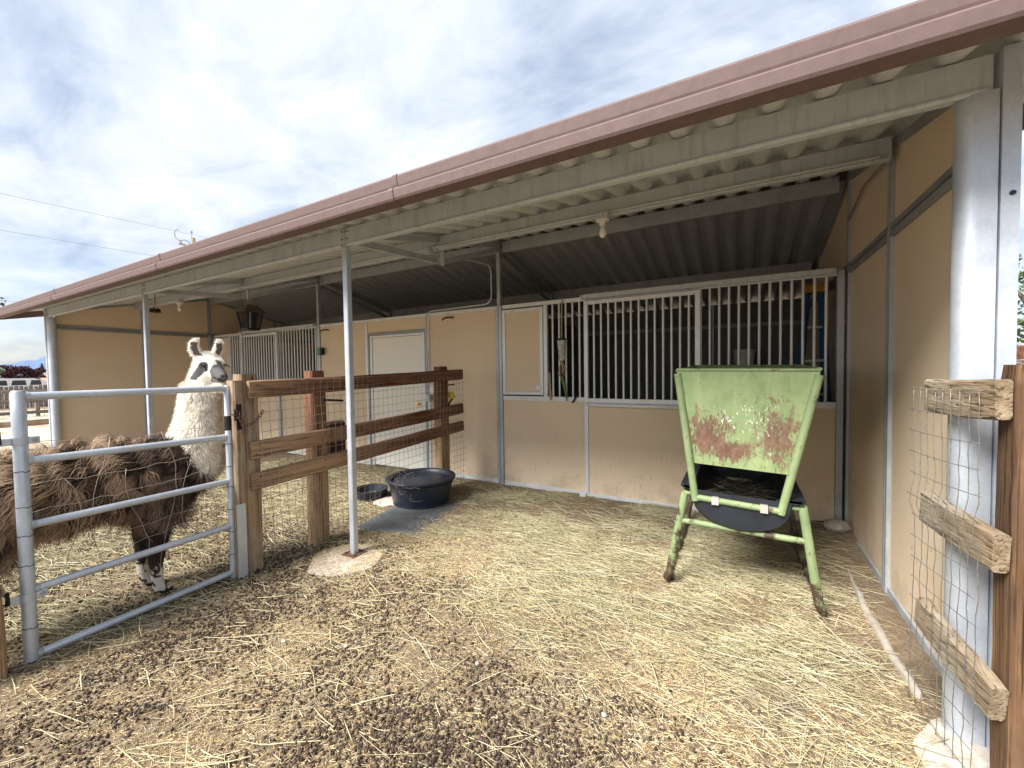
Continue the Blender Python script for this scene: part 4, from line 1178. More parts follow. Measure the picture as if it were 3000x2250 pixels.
for base, rev in ((0, 0), ((len(yst) - 1) * n, 1)):
    f = tuple(base + k for k in range(no))
    F.append(f if rev else f[::-1])
    f2 = tuple(base + no + k for k in range(n - no))
me = fix_normals(mesh_from('trough', V, F, True)); me.set_sharp_from_angle(angle=math.radians(40))
# end walls of the trough
tr_o = link('trough', me, 'tray_plastic', fb, (-0.825, 0, 0))
for xx in (-0.965, -0.69):
    zc = zb + 0.0275 - 0.012 * (xx > -0.8)
    cp = extrude_profile('clip', [(yf + 0.012, zc - 0.004), (yf + 0.012, zc), (yf - 0.042, zc), (yf - 0.0445, zc - 0.05), (yf - 0.0425, zc - 0.05), (yf - 0.040, zc - 0.003)], 0, xx - 0.021, xx + 0.021, 'clip_steel', fb)

# ------------------------------------------------------------------ stock tub, mat, bowl
tub = thing('stock_tub', 'round black rubber stock tub under the fence by the barn wall', 'tub', (-4.13, -1.10, 0))
TS = 0.93
TP = [(0.0, 0.0), (0.33, 0.0), (0.345, 0.015), (0.395, 0.30), (0.40, 0.325), (0.43, 0.33), (0.437, 0.345), (0.43, 0.36), (0.40, 0.362), (0.385, 0.35), (0.375, 0.30), (0.325, 0.03), (0.0, 0.03)]
TP = [(a * TS, b_ * 0.83) for a, b_ in TP]
tb_o = lathe('tub_body', TP, (-4.13, -1.10, 0.0), 'black_rubber', tub, 48, 1.02, 1.0)
lathe('rim_band', [(0.370, 0.235), (0.376, 0.237), (0.377, 0.246), (0.371, 0.248)], (-4.13, -1.10, 0.0), 'black_rubber', tub, 48, 1.02, 1.0)
lathe('base_band', [(0.322, 0.008), (0.328, 0.011), (0.329, 0.022), (0.323, 0.024)], (-4.13, -1.10, 0.0), 'black_rubber', tub, 48, 1.02, 1.0)
mc = [(-4.13, -2.06), (-3.38, -1.84), (-3.60, -0.86), (-4.33, -1.10)]
V, F = [], []
NM = 14
for j in range(NM + 1):
    for i in range(NM + 1):
        u, w = i / NM, j / NM
        x = (mc[0][0]*(1-u)+mc[1][0]*u)*(1-w) + (mc[3][0]*(1-u)+mc[2][0]*u)*w
        y = (mc[0][1]*(1-u)+mc[1][1]*u)*(1-w) + (mc[3][1]*(1-u)+mc[2][1]*u)*w
        V.append((x, y, float(ground_h(x, y)) * 0.5 + 0.010 - 0.022 * (u ** 3)))
nt0 = (NM + 1) ** 2
V += [(x, y, z - 0.016) for x, y, z in V]
q = lambda i, j: j * (NM + 1) + i
for j in range(NM):
    for i in range(NM):
        F.append((q(i, j), q(i+1, j), q(i+1, j+1), q(i, j+1)))
for k in range(NM):
    for (a, b_) in ((q(k, 0), q(k+1, 0)), (q(k+1, NM), q(k, NM)), (q(0, k+1), q(0, k)), (q(NM, k), q(NM, k+1))):
        F.append((a, a + nt0, b_ + nt0, b_))
tag(link('rubber_mat', fix_normals(mesh_from('mat', V, F, True)), 'mat_rubber'), 'flat dark grey rubber mat on the dirt in front of the black tub', 'mat')
tag(lathe('feed_bowl', [(0.0, 0.0), (0.17, 0.0), (0.2, 0.10), (0.205, 0.105), (0.205, 0.115), (0.19, 0.115), (0.165, 0.02), (0.0, 0.02)], (-4.78, -1.28, 0.0), 'black_rubber', None, 28), 'shallow black rubber bowl on the ground behind the fence', 'bowl')
def rock(name, loc, r, seed, label, mat='stone', flat=0.5):
    bm = bmesh.new(); bmesh.ops.create_icosphere(bm, subdivisions=2, radius=r)
    rr = random.Random(seed)
    for v_ in bm.verts:
        v_.co *= 1 + rr.uniform(-0.12, 0.12); v_.co.z *= flat
    me = bpy.data.meshes.new(name); bm.to_mesh(me); bm.free()
    return tag(link(name, me, mat, None, loc), label, 'stone')
rock('stone', (-4.45, -1.32, 0.005), 0.17, 3, 'flat pale stone slab lying between the bowl and the tub', 'concrete', 0.16)
rock('stone', (-0.06, -0.22, 0.10), 0.10, 4, 'brown stone in the corner at the end of the stall front', 'stone', 0.6)

# ------------------------------------------------------------------ llama
LX = -4.5
def build_llama():
    hf = Vector((0.985, 0.03, -0.17)).normalized()
    hs = Vector((0.03, -1, 0)).normalized(); hs = (hs - hf * hs.dot(hf)).normalized()     # towards picture left
    hu = hf.cross(hs) * -1
    if hu.z < 0: hu = -hu
    O = Vector((-4.475, -3.125, 1.605))
    H = lambda a, s_, u_: O + hf * a + hs * s_ + hu * u_
    balls = []
    def chain_(pts):
        for (p, r), (q, s_) in zip(pts[:-1], pts[1:]):
            p, q = Vector(p), Vector(q)
            n = max(2, int((q - p).length / (0.35 * min(r, s_))) + 1)
            for k in range(n + 1):
                f = k / n
                balls.append((p.lerp(q, f), r + (s_ - r) * f))
    # trunk
    chain_([((LX, -4.55, 0.86), 0.15), ((LX, -4.40, 0.86), 0.195), ((LX, -4.05, 0.845), 0.215), ((LX, -3.7, 0.85), 0.215), ((LX, -3.45, 0.85), 0.205), ((LX, -3.28, 0.86), 0.18), ((LX, -3.17, 0.88), 0.13)])
    chain_([((LX, -4.3, 0.92), 0.16), ((LX, -3.9, 0.915), 0.165), ((LX, -3.5, 0.91), 0.165)])
    # neck
    chain_([((LX, -3.30, 0.90), 0.165), ((LX, -3.21, 1.10), 0.14), ((LX, -3.185, 1.28), 0.122), ((LX + 0.005, -3.165, 1.44), 0.11), ((LX + 0.012, -3.145, 1.55), 0.095), (tuple(O - hf * 0.03), 0.088)])
    # skull, cheeks, muzzle, jaw
    chain_([(tuple(H(-0.02, 0, 0.02)), 0.086), (tuple(H(0.05, 0, 0.005)), 0.076), (tuple(H(0.12, 0, -0.03)), 0.054), (tuple(H(0.175, 0, -0.05)), 0.043), (tuple(H(0.20, 0, -0.055)), 0.037)])
    chain_([(tuple(H(0.0, 0, -0.05)), 0.06), (tuple(H(0.10, 0, -0.085)), 0.042), (tuple(H(0.165, 0, -0.098)), 0.031), (tuple(H(0.185, 0, -0.10)), 0.024)])
    for s_ in (-1, 1):
        balls.append((H(0.035, s_ * 0.058, 0.012), 0.034))           # brow
        balls.append((H(0.195, s_ * 0.016, -0.064), 0.026))          # lip lobes
        balls.append((H(0.02, s_ * 0.045, -0.04), 0.05))
    # legs
    for s_, ft in ((1, 0.0), (-1, 0.02)):
        x = LX + (0.13 if s_ > 0 else -0.09)
        chain_([((LX + s_ * 0.10, -3.42, 0.75), 0.125), ((x, -3.48, 0.58), 0.095), ((x, -3.52, 0.45), 0.074), ((x, -3.53, 0.34), 0.056), ((x, -3.54, 0.22), 0.040), ((x, -3.535, 0.10), 0.034), ((x, -3.52, 0.055), 0.038)])
        chain_([((x - 0.014, -3.51, 0.03), 0.027), ((x - 0.014, -3.475, 0.022), 0.022)])
        chain_([((x + 0.014, -3.51, 0.03), 0.027), ((x + 0.014, -3.475, 0.022), 0.022)])
        chain_([((LX + s_ * 0.09, -4.38, 0.78), 0.16), ((x, -4.28, 0.58), 0.105), ((x, -4.36, 0.44), 0.07), ((x, -4.46, 0.34), 0.046), ((x, -4.44, 0.2), 0.034), ((x, -4.43, 0.10), 0.031), ((x, -4.41, 0.05), 0.036)])
        chain_([((x - 0.014, -4.40, 0.03), 0.027), ((x - 0.014, -4.365, 0.022), 0.022)])
        chain_([((x + 0.014, -4.40, 0.03), 0.027), ((x + 0.014, -4.365, 0.022), 0.022)])
    chain_([((LX, -4.62, 0.95), 0.07), ((LX, -4.72, 0.86), 0.06), ((LX, -4.76, 0.72), 0.045)])
    # ears: curved, flattened, tips leaning together
    ears = []
    for s_ in (-1, 1):
        pts = [H(-0.035, s_ * 0.055, 0.06), H(-0.04, s_ * 0.073, 0.095), H(-0.045, s_ * 0.086, 0.125), H(-0.045, s_ * 0.090, 0.155), H(-0.04, s_ * 0.083, 0.182), H(-0.03, s_ * 0.069, 0.198)]
        rad = [0.030, 0.038, 0.041, 0.036, 0.025, 0.012]
        for i in range(len(pts) - 1):
            for k in range(6):
                f = k / 6
                ears.append((pts[i].lerp(pts[i+1], f), rad[i] + (rad[i+1] - rad[i]) * f))
    bm = bmesh.new()
    for p, r in balls:
        bmesh.ops.create_icosphere(bm, subdivisions=2, radius=r, matrix=Matrix.Translation(p))
    ef = hf; 
    Rm = Matrix((hf, hs, hu)).transposed()
    for p, r in ears:
        mt = Matrix.Translation(p) @ (Rm @ Matrix.Diagonal((0.45, 1.0, 1.0))).to_4x4()
        bmesh.ops.create_icosphere(bm, subdivisions=2, radius=r, matrix=mt)
    me = bpy.data.meshes.new('llama_raw'); bm.to_mesh(me); bm.free()
    o = bpy.data.objects.new('llama_raw', me); COL.objects.link(o)
    rm = o.modifiers.new('r', 'REMESH'); rm.mode = 'VOXEL'; rm.voxel_size = 0.0085; rm.use_smooth_shade = True
    sm = o.modifiers.new('s', 'SMOOTH'); sm.factor = 0.6; sm.iterations = 4
    dg = bpy.context.evaluated_depsgraph_get(); dg.update()
    em = bpy.data.meshes.new_from_object(o.evaluated_get(dg))
    bpy.data.objects.remove(o)
    em.name = 'body'
    n = len(em.vertices)
    co = np.empty(n * 3, np.float32); em.vertices.foreach_get('co', co); co = co.reshape(-1, 3)
    no = np.empty(n * 3, np.float32); em.vertices.foreach_get('normal', no); no = no.reshape(-1, 3)
    # head local coordinates
    L = co - np.array(O)
    a, s_, u_ = L @ np.array(hf), L @ np.array(hs), L @ np.array(hu)
    nf = no @ np.array(hf)
    is_head = (a > -0.14) & (u_ > -0.13) & (np.linalg.norm(L, axis=1) < 0.30) & (co[:, 2] > 1.47)
    nz = np.array([vnoise(p[1] * 9, p[2] * 9, 1.0) for p in co])
    rj = np.random.default_rng(8).normal(size=n)
    nzf = vnoise(co[:, 1] * 45, co[:, 2] * 28 + co[:, 0] * 30, 1.0)
    cream = np.array((0.84, 0.76, 0.62)); dark = np.array((0.075, 0.045, 0.032)); brown = np.array((0.14, 0.085, 0.055))
    col = np.empty((n, 3)); 
    t = np.clip((-3.30 - co[:, 1]) / 0.35, 0, 1)[:, None]
    col[:] = dark * (1 - t) + brown * t
    neck = (co[:, 1] > -3.40 + (1.10 - co[:, 2]) * 0.56 + 0.09 * (nz - 0.5) + 0.02 * rj) & (co[:, 2] > 0.62)
    neck |= (co[:, 2] > 1.12)
    col[neck] = cream
    leg = co[:, 2] < 0.5
    col[leg] = (0.045, 0.03, 0.024)
    sock = co[:, 2] < 0.20 + 0.10 * (nzf - 0.5) + 0.012 * rj
    col[sock] = np.array((0.66, 0.61, 0.54)) * (0.85 + 0.3 * nzf[sock])[:, None]
    col[sock & (nzf > 0.66) & (co[:, 2] > 0.04)] = (0.05, 0.04, 0.035)
    col[co[:, 2] < 0.038] = (0.03, 0.025, 0.022)
    white = np.array((0.86, 0.82, 0.74)); grey = np.array((0.135, 0.13, 0.13))
    col[is_head] = white
    muzz = is_head & (u_ < 0.05) & (a > 0.128 - 0.25 * np.clip(-u_ - 0.05, 0, 0.05))
    col[muzz] = grey * 0.95
    eyep = is_head & ((((a - 0.075) / 0.036) ** 2 + ((u_ - 0.003 + 0.25 * (a - 0.07)) / 0.036) ** 2) < 1.0) & (np.abs(s_) > 0.028)
    col[eyep] = grey * 0.3
    cheek = is_head & (np.abs(s_) > 0.04) & (np.abs(a - 0.055 - 0.25 * (u_ + 0.02)) < 0.026) & (u_ < 0.02) & (u_ > -0.105)
    col[cheek] = grey * 0.65
    br = is_head & (a > 0.10) & (s_ < 0.004) & (s_ > -0.035) & (u_ > -0.03)
    col[br] = grey
    ear = is_head & (u_ > 0.075) & (np.abs(s_) > 0.045)
    col[ear] = white
    # inner ear
    for sg in (-1, 1):
        ctr = np.interp(u_, [0.06, 0.095, 0.125, 0.155, 0.182, 0.198], [0.055, 0.073, 0.086, 0.090, 0.083, 0.069]) * sg
        inn = ear & (np.abs(s_ - ctr) < 0.023) & (nf > 0.15) & (u_ < 0.178)
        col[inn] = (0.16, 0.13, 0.115)
        # hollow the ear
        k = np.where(inn)[0]
        co[k] -= np.array(hf) * 0.007
    nostr = is_head & (((a - 0.232) / 0.02) ** 2 + ((np.abs(s_) - 0.016) / 0.009) ** 2 + ((u_ + 0.045) / 0.006) ** 2 < 1)
    col[nostr] = (0.012, 0.01, 0.01)
    mouth = is_head & (a > 0.15) & (np.abs(u_ + 0.087 - 0.015 * np.abs(s_) / 0.03) < 0.0045)
    col[mouth] = (0.02, 0.015, 0.015)
    em.vertices.foreach_set('co', co.ravel())
    at = em.color_attributes.new('Col', 'FLOAT_COLOR', 'POINT')
    c4 = np.ones((n, 4), np.float32); c4[:, :3] = col; at.data.foreach_set('color', c4.ravel())
    em.materials.clear()
    em.polygons.foreach_set('use_smooth', [True] * len(em.polygons))
    ll = thing('llama', 'brown shaggy llama with cream neck and grey and white face behind the pipe gate', 'llama', (LX, -3.9, 0))
    em.transform(Matrix.Translation((-LX, 3.9, 0)))
    link('body', em, 'fur', ll, (LX, -3.9, 0))
    for sg in (-1, 1):
        bm = bmesh.new(); bmesh.ops.create_uvsphere(bm, u_segments=14, v_segments=10, radius=0.0155)
        m2 = bpy.data.meshes.new('eye'); bm.to_mesh(m2); bm.free()
        link('eye', m2, 'eye_black', ll, H(0.073, sg * 0.0665, 0.012))
        lash = [[H(0.073, sg * 0.078, 0.022), H(0.085 + 0.006 * k, sg * (0.098 + 0.002 * k), 0.014 - 0.004 * k)] for k in range(-2, 4)]
        many_tubes('eyelashes', lash, 0.0022, 'black_metal', ll, 4, (LX, -3.9, 0))
    # ---- wool as strands grouped in locks
    rng = np.random.default_rng(5)
    area = rng.random(n)
    V, F, C = [], [], []
    cnt = 0
    SEG = 5
    def strands(roots, dirs, normals, lengths, widths, cols, tipc, curl, lift, ph=None):
        """vectorised ribbons: roots (m,3)"""
        nonlocal cnt
        m = len(roots)
        tt = np.linspace(0, 1, SEG + 1)
        side = np.cross(dirs, normals); side /= np.linalg.norm(side, axis=1)[:, None] + 1e-9
        if ph is None: ph = rng.random(m) * 6.28
        amp = curl * (0.8 + 0.4 * rng.random(m))
        P = np.empty((m, SEG + 1, 3))
        for k, t in enumerate(tt):
            up_ = lift * np.sin(t * 2.4)[None] if np.ndim(lift) == 0 else lift * np.sin(t * 2.4)
            P[:, k] = roots + dirs * (lengths * t)[:, None] + normals * (np.broadcast_to(up_, (m,)))[:, None] + side * (amp * np.sin(ph + t * 5.5) - amp * np.sin(ph))[:, None] + normals * (amp * 0.6 * np.cos(ph + t * 5.5) - amp * 0.6 * np.cos(ph))[:, None]
        wv = np.array([1.0, 1.0, 0.95, 0.8, 0.55, 0.12])
        Lf = P - side[:, None, :] * (widths[:, None] * wv[None])[:, :, None]
        Rt = P + side[:, None, :] * (widths[:, None] * wv[None])[:, :, None]
        VV = np.stack([Lf, Rt], 2).reshape(m, (SEG + 1) * 2, 3)
        base = cnt + np.arange(m)[:, None] * (SEG + 1) * 2
        ff = []
        for k in range(SEG):
            q_ = np.array([2*k, 2*k+1, 2*k+3, 2*k+2])
            ff.append(base + q_[None])
        V.append(VV.reshape(-1, 3)); F.append(np.stack(ff, 1).reshape(-1, 4))
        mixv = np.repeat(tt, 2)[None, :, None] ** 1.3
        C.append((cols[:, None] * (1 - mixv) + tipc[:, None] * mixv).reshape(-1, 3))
        cnt += m * (SEG + 1) * 2
    isneck = neck & ~is_head & (co[:, 2] > 0.62)
    body = ~neck & ~is_head & (co[:, 2] > 0.52)
    thigh = body & (co[:, 2] < 0.7)
    # fleece: fine strands that follow a shared flow, so neighbours wave together as matted locks
    def n3(p, f, o): return (vnoise(p[:, 1] + o, p[:, 2] * 0.9 + p[:, 0] * 1.3 - o, f) + 0.5 * vnoise(p[:, 1] - o, p[:, 2] + p[:, 0] * 1.1 + o, f * 2.3)) / 1.5
    pool = np.where(body)[0]
    ids = rng.choice(pool, 46000, replace=True); m = len(ids)
    r0 = co[ids] + rng.normal(0, 0.004, (m, 3)); nn = no[ids]
    g = np.array((0, 0, -1.0)); back = np.array((0, -1.0, 0))
    sw = (n3(r0, 7.0, 1.0) - 0.5) * 5.0
    d = g[None] * (0.75 + 0.35 * np.sin(sw * 1.7))[:, None] + back[None] * (0.35 + 0.9 * np.sin(sw))[:, None]
    top = sstep(0.25, 0.75, nn[:, 2])[:, None]
    d = d * (1 - top) + (back[None] * (0.9 + 0.3 * np.sin(sw))[:, None] + np.array((0.6, 0, 0))[None] * np.sign(r0[:, :1] - LX) * (0.6 + 0.5 * np.cos(sw))[:, None]) * top
    low = nn[:, 2] < -0.25
    d[low] = g + 0.25 * back * np.sin(sw[low])[:, None]
    d = d - nn * (np.sum(d * nn, 1) * 0.9)[:, None] * (~low)[:, None]
    d /= np.linalg.norm(d, axis=1)[:, None]
    d += rng.normal(0, 0.09, (m, 3)); d /= np.linalg.norm(d, axis=1)[:, None]
    lk = n3(r0 * np.array((1.0, 0.8, 1.2)), 27.0, 5.0)                       # lock-sized tone
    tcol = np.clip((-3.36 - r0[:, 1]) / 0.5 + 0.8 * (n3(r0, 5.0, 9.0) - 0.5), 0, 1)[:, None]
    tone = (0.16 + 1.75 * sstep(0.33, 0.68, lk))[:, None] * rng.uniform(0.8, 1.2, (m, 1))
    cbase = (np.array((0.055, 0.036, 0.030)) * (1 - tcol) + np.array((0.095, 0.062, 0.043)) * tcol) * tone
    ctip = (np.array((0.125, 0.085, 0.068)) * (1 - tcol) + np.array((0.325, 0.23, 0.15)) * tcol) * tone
    ln = rng.uniform(0.07, 0.12, m) * (0.75 + 0.6 * lk)
    ln[low] *= rng.uniform(0.5, 1.1, low.sum())
    coh = 6.28 * 1.5 * n3(r0, 10.0, 3.0)
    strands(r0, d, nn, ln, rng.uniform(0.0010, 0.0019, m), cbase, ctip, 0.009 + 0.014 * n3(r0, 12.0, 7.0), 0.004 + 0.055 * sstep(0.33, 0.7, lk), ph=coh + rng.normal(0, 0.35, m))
    # hanging belly locks
    pool = np.where(body & (no[:, 2] < -0.5) & (co[:, 2] < 0.75))[0]
    ck = rng.choice(pool, 130); per = 26
    ids = np.repeat(ck, per); m = len(ids)
    r0 = co[ids] + rng.normal(0, 0.008, (m, 3))
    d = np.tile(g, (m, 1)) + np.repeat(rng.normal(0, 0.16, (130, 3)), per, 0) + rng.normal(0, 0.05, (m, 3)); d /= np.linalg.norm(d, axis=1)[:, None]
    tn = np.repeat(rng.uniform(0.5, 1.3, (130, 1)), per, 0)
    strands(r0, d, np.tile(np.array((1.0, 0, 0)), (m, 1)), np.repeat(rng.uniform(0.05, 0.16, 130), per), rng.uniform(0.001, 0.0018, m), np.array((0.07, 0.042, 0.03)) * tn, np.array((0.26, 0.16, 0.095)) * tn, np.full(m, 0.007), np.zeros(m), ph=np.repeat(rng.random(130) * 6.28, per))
    # neck wool
    ids = rng.choice(np.where(isneck)[0], 34000, replace=True); m = len(ids)
    r0 = co[ids] + rng.normal(0, 0.004, (m, 3)); nn = no[ids]
    fl = (n3(r0, 9.0, 2.0) - 0.5) * 2.0
    d = np.array((0, 0, -0.85))[None] + nn * 0.55 + np.array((0, 1.0, 0))[None] * (0.5 * fl)[:, None] + rng.normal(0, 0.16, (m, 3)); d /= np.linalg.norm(d, axis=1)[:, None]
    lk = n3(r0, 26.0, 4.0)
    tone = (0.90 + 0.16 * lk)[:, None] * rng.uniform(0.94, 1.04, (m, 1))
    strands(r0, d, nn, rng.uniform(0.03, 0.055, m) * (0.7 + 0.7 * lk), rng.uniform(0.0009, 0.0015, m), np.array((0.82, 0.74, 0.60)) * tone, np.array((0.92, 0.88, 0.79)) * tone, np.full(m, 0.003), 0.004 + 0.012 * lk, ph=6.28 * n3(r0, 11.0, 6.0) + rng.normal(0, 0.5, m))
    # leg hair
    ids = rng.choice(np.where((co[:, 2] < 0.56) & (co[:, 2] > 0.045))[0], 9000, replace=True); m = len(ids)
    d = np.array((0, 0, -1.0))[None] + no[ids] * 0.45 + rng.normal(0, 0.12, (m, 3)); d /= np.linalg.norm(d, axis=1)[:, None]
    cl_ = col[ids] * rng.uniform(0.75, 1.2, (m, 1))
    strands(co[ids], d, no[ids], rng.uniform(0.012, 0.03, m) * (0.5 + 1.2 * (co[ids][:, 2] > 0.3)), rng.uniform(0.0009, 0.0014, m), cl_, cl_, np.full(m, 0.0015), np.zeros(m))
    # short white fur round head and ears, fuzz on legs
    hd = is_head & (col.mean(1) > 0.6)
    ids = rng.choice(np.where(hd)[0], min(2600, hd.sum()), replace=False); m = len(ids)
    d = no[ids] + rng.normal(0, 0.3, (m, 3)) + np.array((0, 0, -0.1)); d /= np.linalg.norm(d, axis=1)[:, None]
    w_ = np.tile(np.array((0.88, 0.84, 0.77)), (m, 1))
    strands(co[ids], d, np.roll(no[ids], 1, axis=1), rng.uniform(0.010, 0.022, m), np.full(m, 0.0012), w_, w_, np.full(m, 0.001), np.zeros(m))
    me = np_mesh('wool', np.concatenate(V) - np.array((LX, -3.9, 0)), np.concatenate(F), np.concatenate(C), smooth=True)
    link('wool', me, 'fur', ll, (LX, -3.9, 0))
mat_plain('eye_black', (0.012, 0.010, 0.010), 0.12, 0, 0.1, spec=0.6)
build_llama()

# ------------------------------------------------------------------ litter on the ground
def hayline(x, y): return y - (-2.12 - 0.28 * (x + 2.78))
def dens_pellet(x, y):
    n = fnoise(x, y, 1.5); n2 = fnoise(x + 5, y - 8, 4.5)
    d = sstep(0.36, 0.62, n * 0.6 + n2 * 0.4)
    front = sstep(0.18, -0.45, hayline(x, y)) * sstep(-0.15, -1.1, x)
    pen = (x < -4.05) * (0.85 * sstep(-1.3, -2.4, y) + 0.12)
    strip = (x < -3.2) * (x >= -4.05) * 0.65 * (y < -1.6)
    k = np.where(x < -4.05, pen, np.maximum(front, strip))
    big = np.exp(-(((x + 2.05) / 0.45) ** 2 + ((y + 3.55) / 0.16) ** 2)) + 0.9 * np.exp(-(((x + 4.5) / 0.5) ** 2 + ((y + 2.9) / 0.4) ** 2)) + 0.6 * np.exp(-(((x + 1.45) / 0.3) ** 2 + ((y + 3.2) / 0.2) ** 2))
    clear = (((x + 3.645) ** 2 + (y + 2.555) ** 2) < 0.27 ** 2)
    return np.clip(d * k * 0.6 + big * 0.8, 0.0, 1) * (1 - 0.97 * clear) * (y < 0) * (x < 0)
def sample(n, x0, x1, y0, y1, dens, over=12):
    out = []
    tot = 0
    while tot < n:
        x = RNG.uniform(x0, x1, n * 3); y = RNG.uniform(y0, y1, n * 3)
        k = RNG.random(n * 3) < dens(x, y)
        p = np.stack([x[k], y[k]], 1); out.append(p); tot += len(p)
    return np.concatenate(out)[:n]
# icosahedron pellet
ph = (1 + 5 ** 0.5) / 2
IV = np.array([(-1, ph, 0), (1, ph, 0), (-1, -ph, 0), (1, -ph, 0), (0, -1, ph), (0, 1, ph), (0, -1, -ph), (0, 1, -ph), (ph, 0, -1), (ph, 0, 1), (-ph, 0, -1), (-ph, 0, 1)]); IV /= np.linalg.norm(IV[0])
IF = np.array([(0,11,5),(0,5,1),(0,1,7),(0,7,10),(0,10,11),(1,5,9),(5,11,4),(11,10,2),(10,7,6),(7,1,8),(3,9,4),(3,4,2),(3,2,6),(3,6,8),(3,8,9),(4,9,5),(2,4,11),(6,2,10),(8,6,7),(9,8,1)])
def pellets(P, name):
    m = len(P)
    r = 0.0034 + 0.0038 * RNG.random(m) ** 0.8; el = RNG.uniform(1.15, 1.8, m)
    th = RNG.random(m) * 6.28; tilt = RNG.normal(0, 0.25, m)
    v = IV[None] * np.stack([r * el, r, r * 0.95], 1)[:, None, :]
    c, s_ = np.cos(tilt)[:, None], np.sin(tilt)[:, None]
    v = np.stack([v[..., 0] * c - v[..., 2] * s_, v[..., 1], v[..., 0] * s_ + v[..., 2] * c], -1)
    c, s_ = np.cos(th)[:, None], np.sin(th)[:, None]
    v = np.stack([v[..., 0] * c - v[..., 1] * s_, v[..., 0] * s_ + v[..., 1] * c, v[..., 2]], -1)
    dn = dens_pellet(P[:, 0], P[:, 1])
    z = ground_h(P[:, 0], P[:, 1]) + r * 0.6 + RNG.random(m) ** 2 * 0.012 * dn
    v += np.stack([P[:, 0], P[:, 1], z], 1)[:, None, :]
    base = np.array((0.070, 0.049, 0.037)); tone = RNG.uniform(0.45, 1.7, (m, 1))
    col = base[None] * tone
    old = RNG.random(m) < 0.12
    col[old] = np.array((0.20, 0.155, 0.11)) * RNG.uniform(0.6, 1.2, (old.sum(), 1))
    f = IF[None] + (np.arange(m) * 12)[:, None, None]
    me = np_mesh(name, v.reshape(-1, 3), f.reshape(-1, 3), np.repeat(col, 12, 0), smooth=True)
    return link(name, me, 'pellet')
near = sample(17000, -3.9, 0.0, -4.6, -2.0, dens_pellet)
pen = sample(14000, -8.0, -3.9, -4.9, -0.5, dens_pellet)
tag(pellets(np.concatenate([near, pen]), 'dung_pellets'), 'dark brown llama dung pellets scattered over the dirt', 'droppings', kind='stuff')

def prisms(P, ang, length, width, z, col, bend, nseg, name, mat='straw', tilt=None):
    """bent three-sided strands"""
    m = len(P)
    t = np.linspace(-0.5, 0.5, nseg + 1)
    d = np.stack([np.cos(ang), np.sin(ang)], 1); nrm = np.stack([-np.sin(ang), np.cos(ang)], 1)
    if tilt is None: tilt = np.zeros(m)
    ctr = np.empty((m, nseg + 1, 3))
    for k, tk in enumerate(t):
        off = d * (length * tk)[:, None] + nrm * (bend * length * (0.25 - tk * tk) * 2)[:, None]
        ctr[:, k, :2] = P + off
        ctr[:, k, 2] = z + tilt * length * tk
    gz = ground_h(ctr[:, :, 0], ctr[:, :, 1]) + 0.002
    on = ((ctr[:, :, 0] + 3.645) ** 2 + (ctr[:, :, 1] + 2.555) ** 2) < 0.285 ** 2
    gz = np.where(on, np.maximum(gz, 0.012), gz)
    ctr[:, :, 2] = np.maximum(ctr[:, :, 2], gz)
    w3 = np.concatenate([nrm * 1.0, np.zeros((m, 1))], 1)
    corners = [(-1.0, -0.25), (1.0, -0.25), (0.0, 0.75)]
    V = np.empty((m, nseg + 1, 3, 3))
    tap = 1 - 0.55 * (np.abs(t) * 2) ** 3
    for c_, (a, b_) in enumerate(corners):
        V[:, :, c_] = ctr + w3[:, None, :] * (width[:, None] * tap[None] * a)[:, :, None]
        V[:, :, c_, 2] += width[:, None] * b_ * 0.8
    nv = (nseg + 1) * 3
    ff = []
    for k in range(nseg):
        for c_ in range(3):
            c2 = (c_ + 1) % 3
            ff.append([k*3+c_, k*3+c2, (k+1)*3+c2, (k+1)*3+c_])
    ff = np.array(ff)
    Fm = ff[None] + (np.arange(m) * nv)[:, None, None]
    me = np_mesh(name, V.reshape(-1, 3), Fm.reshape(-1, 4), np.repeat(col, nv, 0))
    return link(name, me, mat)
def dens_hay(x, y):
    h = hayline(x, y)
    n = fnoise(x - 3, y + 2, 1.3); n2 = fnoise(x + 1, y, 3.6)
    cl = sstep(0.40, 0.62, 0.45 * n + 0.55 * n2) ** 1.5
    stall = sstep(-0.55, 0.05, h) * (x > -4.0)
    band = np.exp(-((h - 0.12) / 0.28) ** 2) * sstep(-3.3, -2.4, x) * 0.8
    wallfade = 1 - 0.45 * sstep(-1.2, -0.1, y)
    k = np.where(x > -4.0, np.clip(stall * (0.04 + 0.8 * cl ** 1.3) * wallfade + band * (0.12 + 0.88 * cl), 0, 1), 0.22 + 0.45 * cl)
    k = k + 0.035
    matz = (x > -4.25) & (x < -3.45) & (y > -2.05) & (y < -1.0)
    slab = (((x + 3.645) ** 2 + (y + 2.555) ** 2) < 0.26 ** 2)
    k = np.where(matz, k * 0.10, k); k = np.where(slab, k * 0.12, k)
    tubz = ((x + 4.13) ** 2 + (y + 1.10) ** 2) < 0.33 ** 2
    k = np.where(tubz, 0, k)
    k = k * (1 - 0.75 * sstep(-0.35, -0.08, x) * (y < -0.6))
    return np.clip(k, 0, 1) * (y < -0.06) * (x < -0.03)
HC = np.array([(0.72, 0.65, 0.41), (0.64, 0.56, 0.32), (0.50, 0.46, 0.25), (0.76, 0.71, 0.52), (0.38, 0.31, 0.18), (0.31, 0.31, 0.15)])
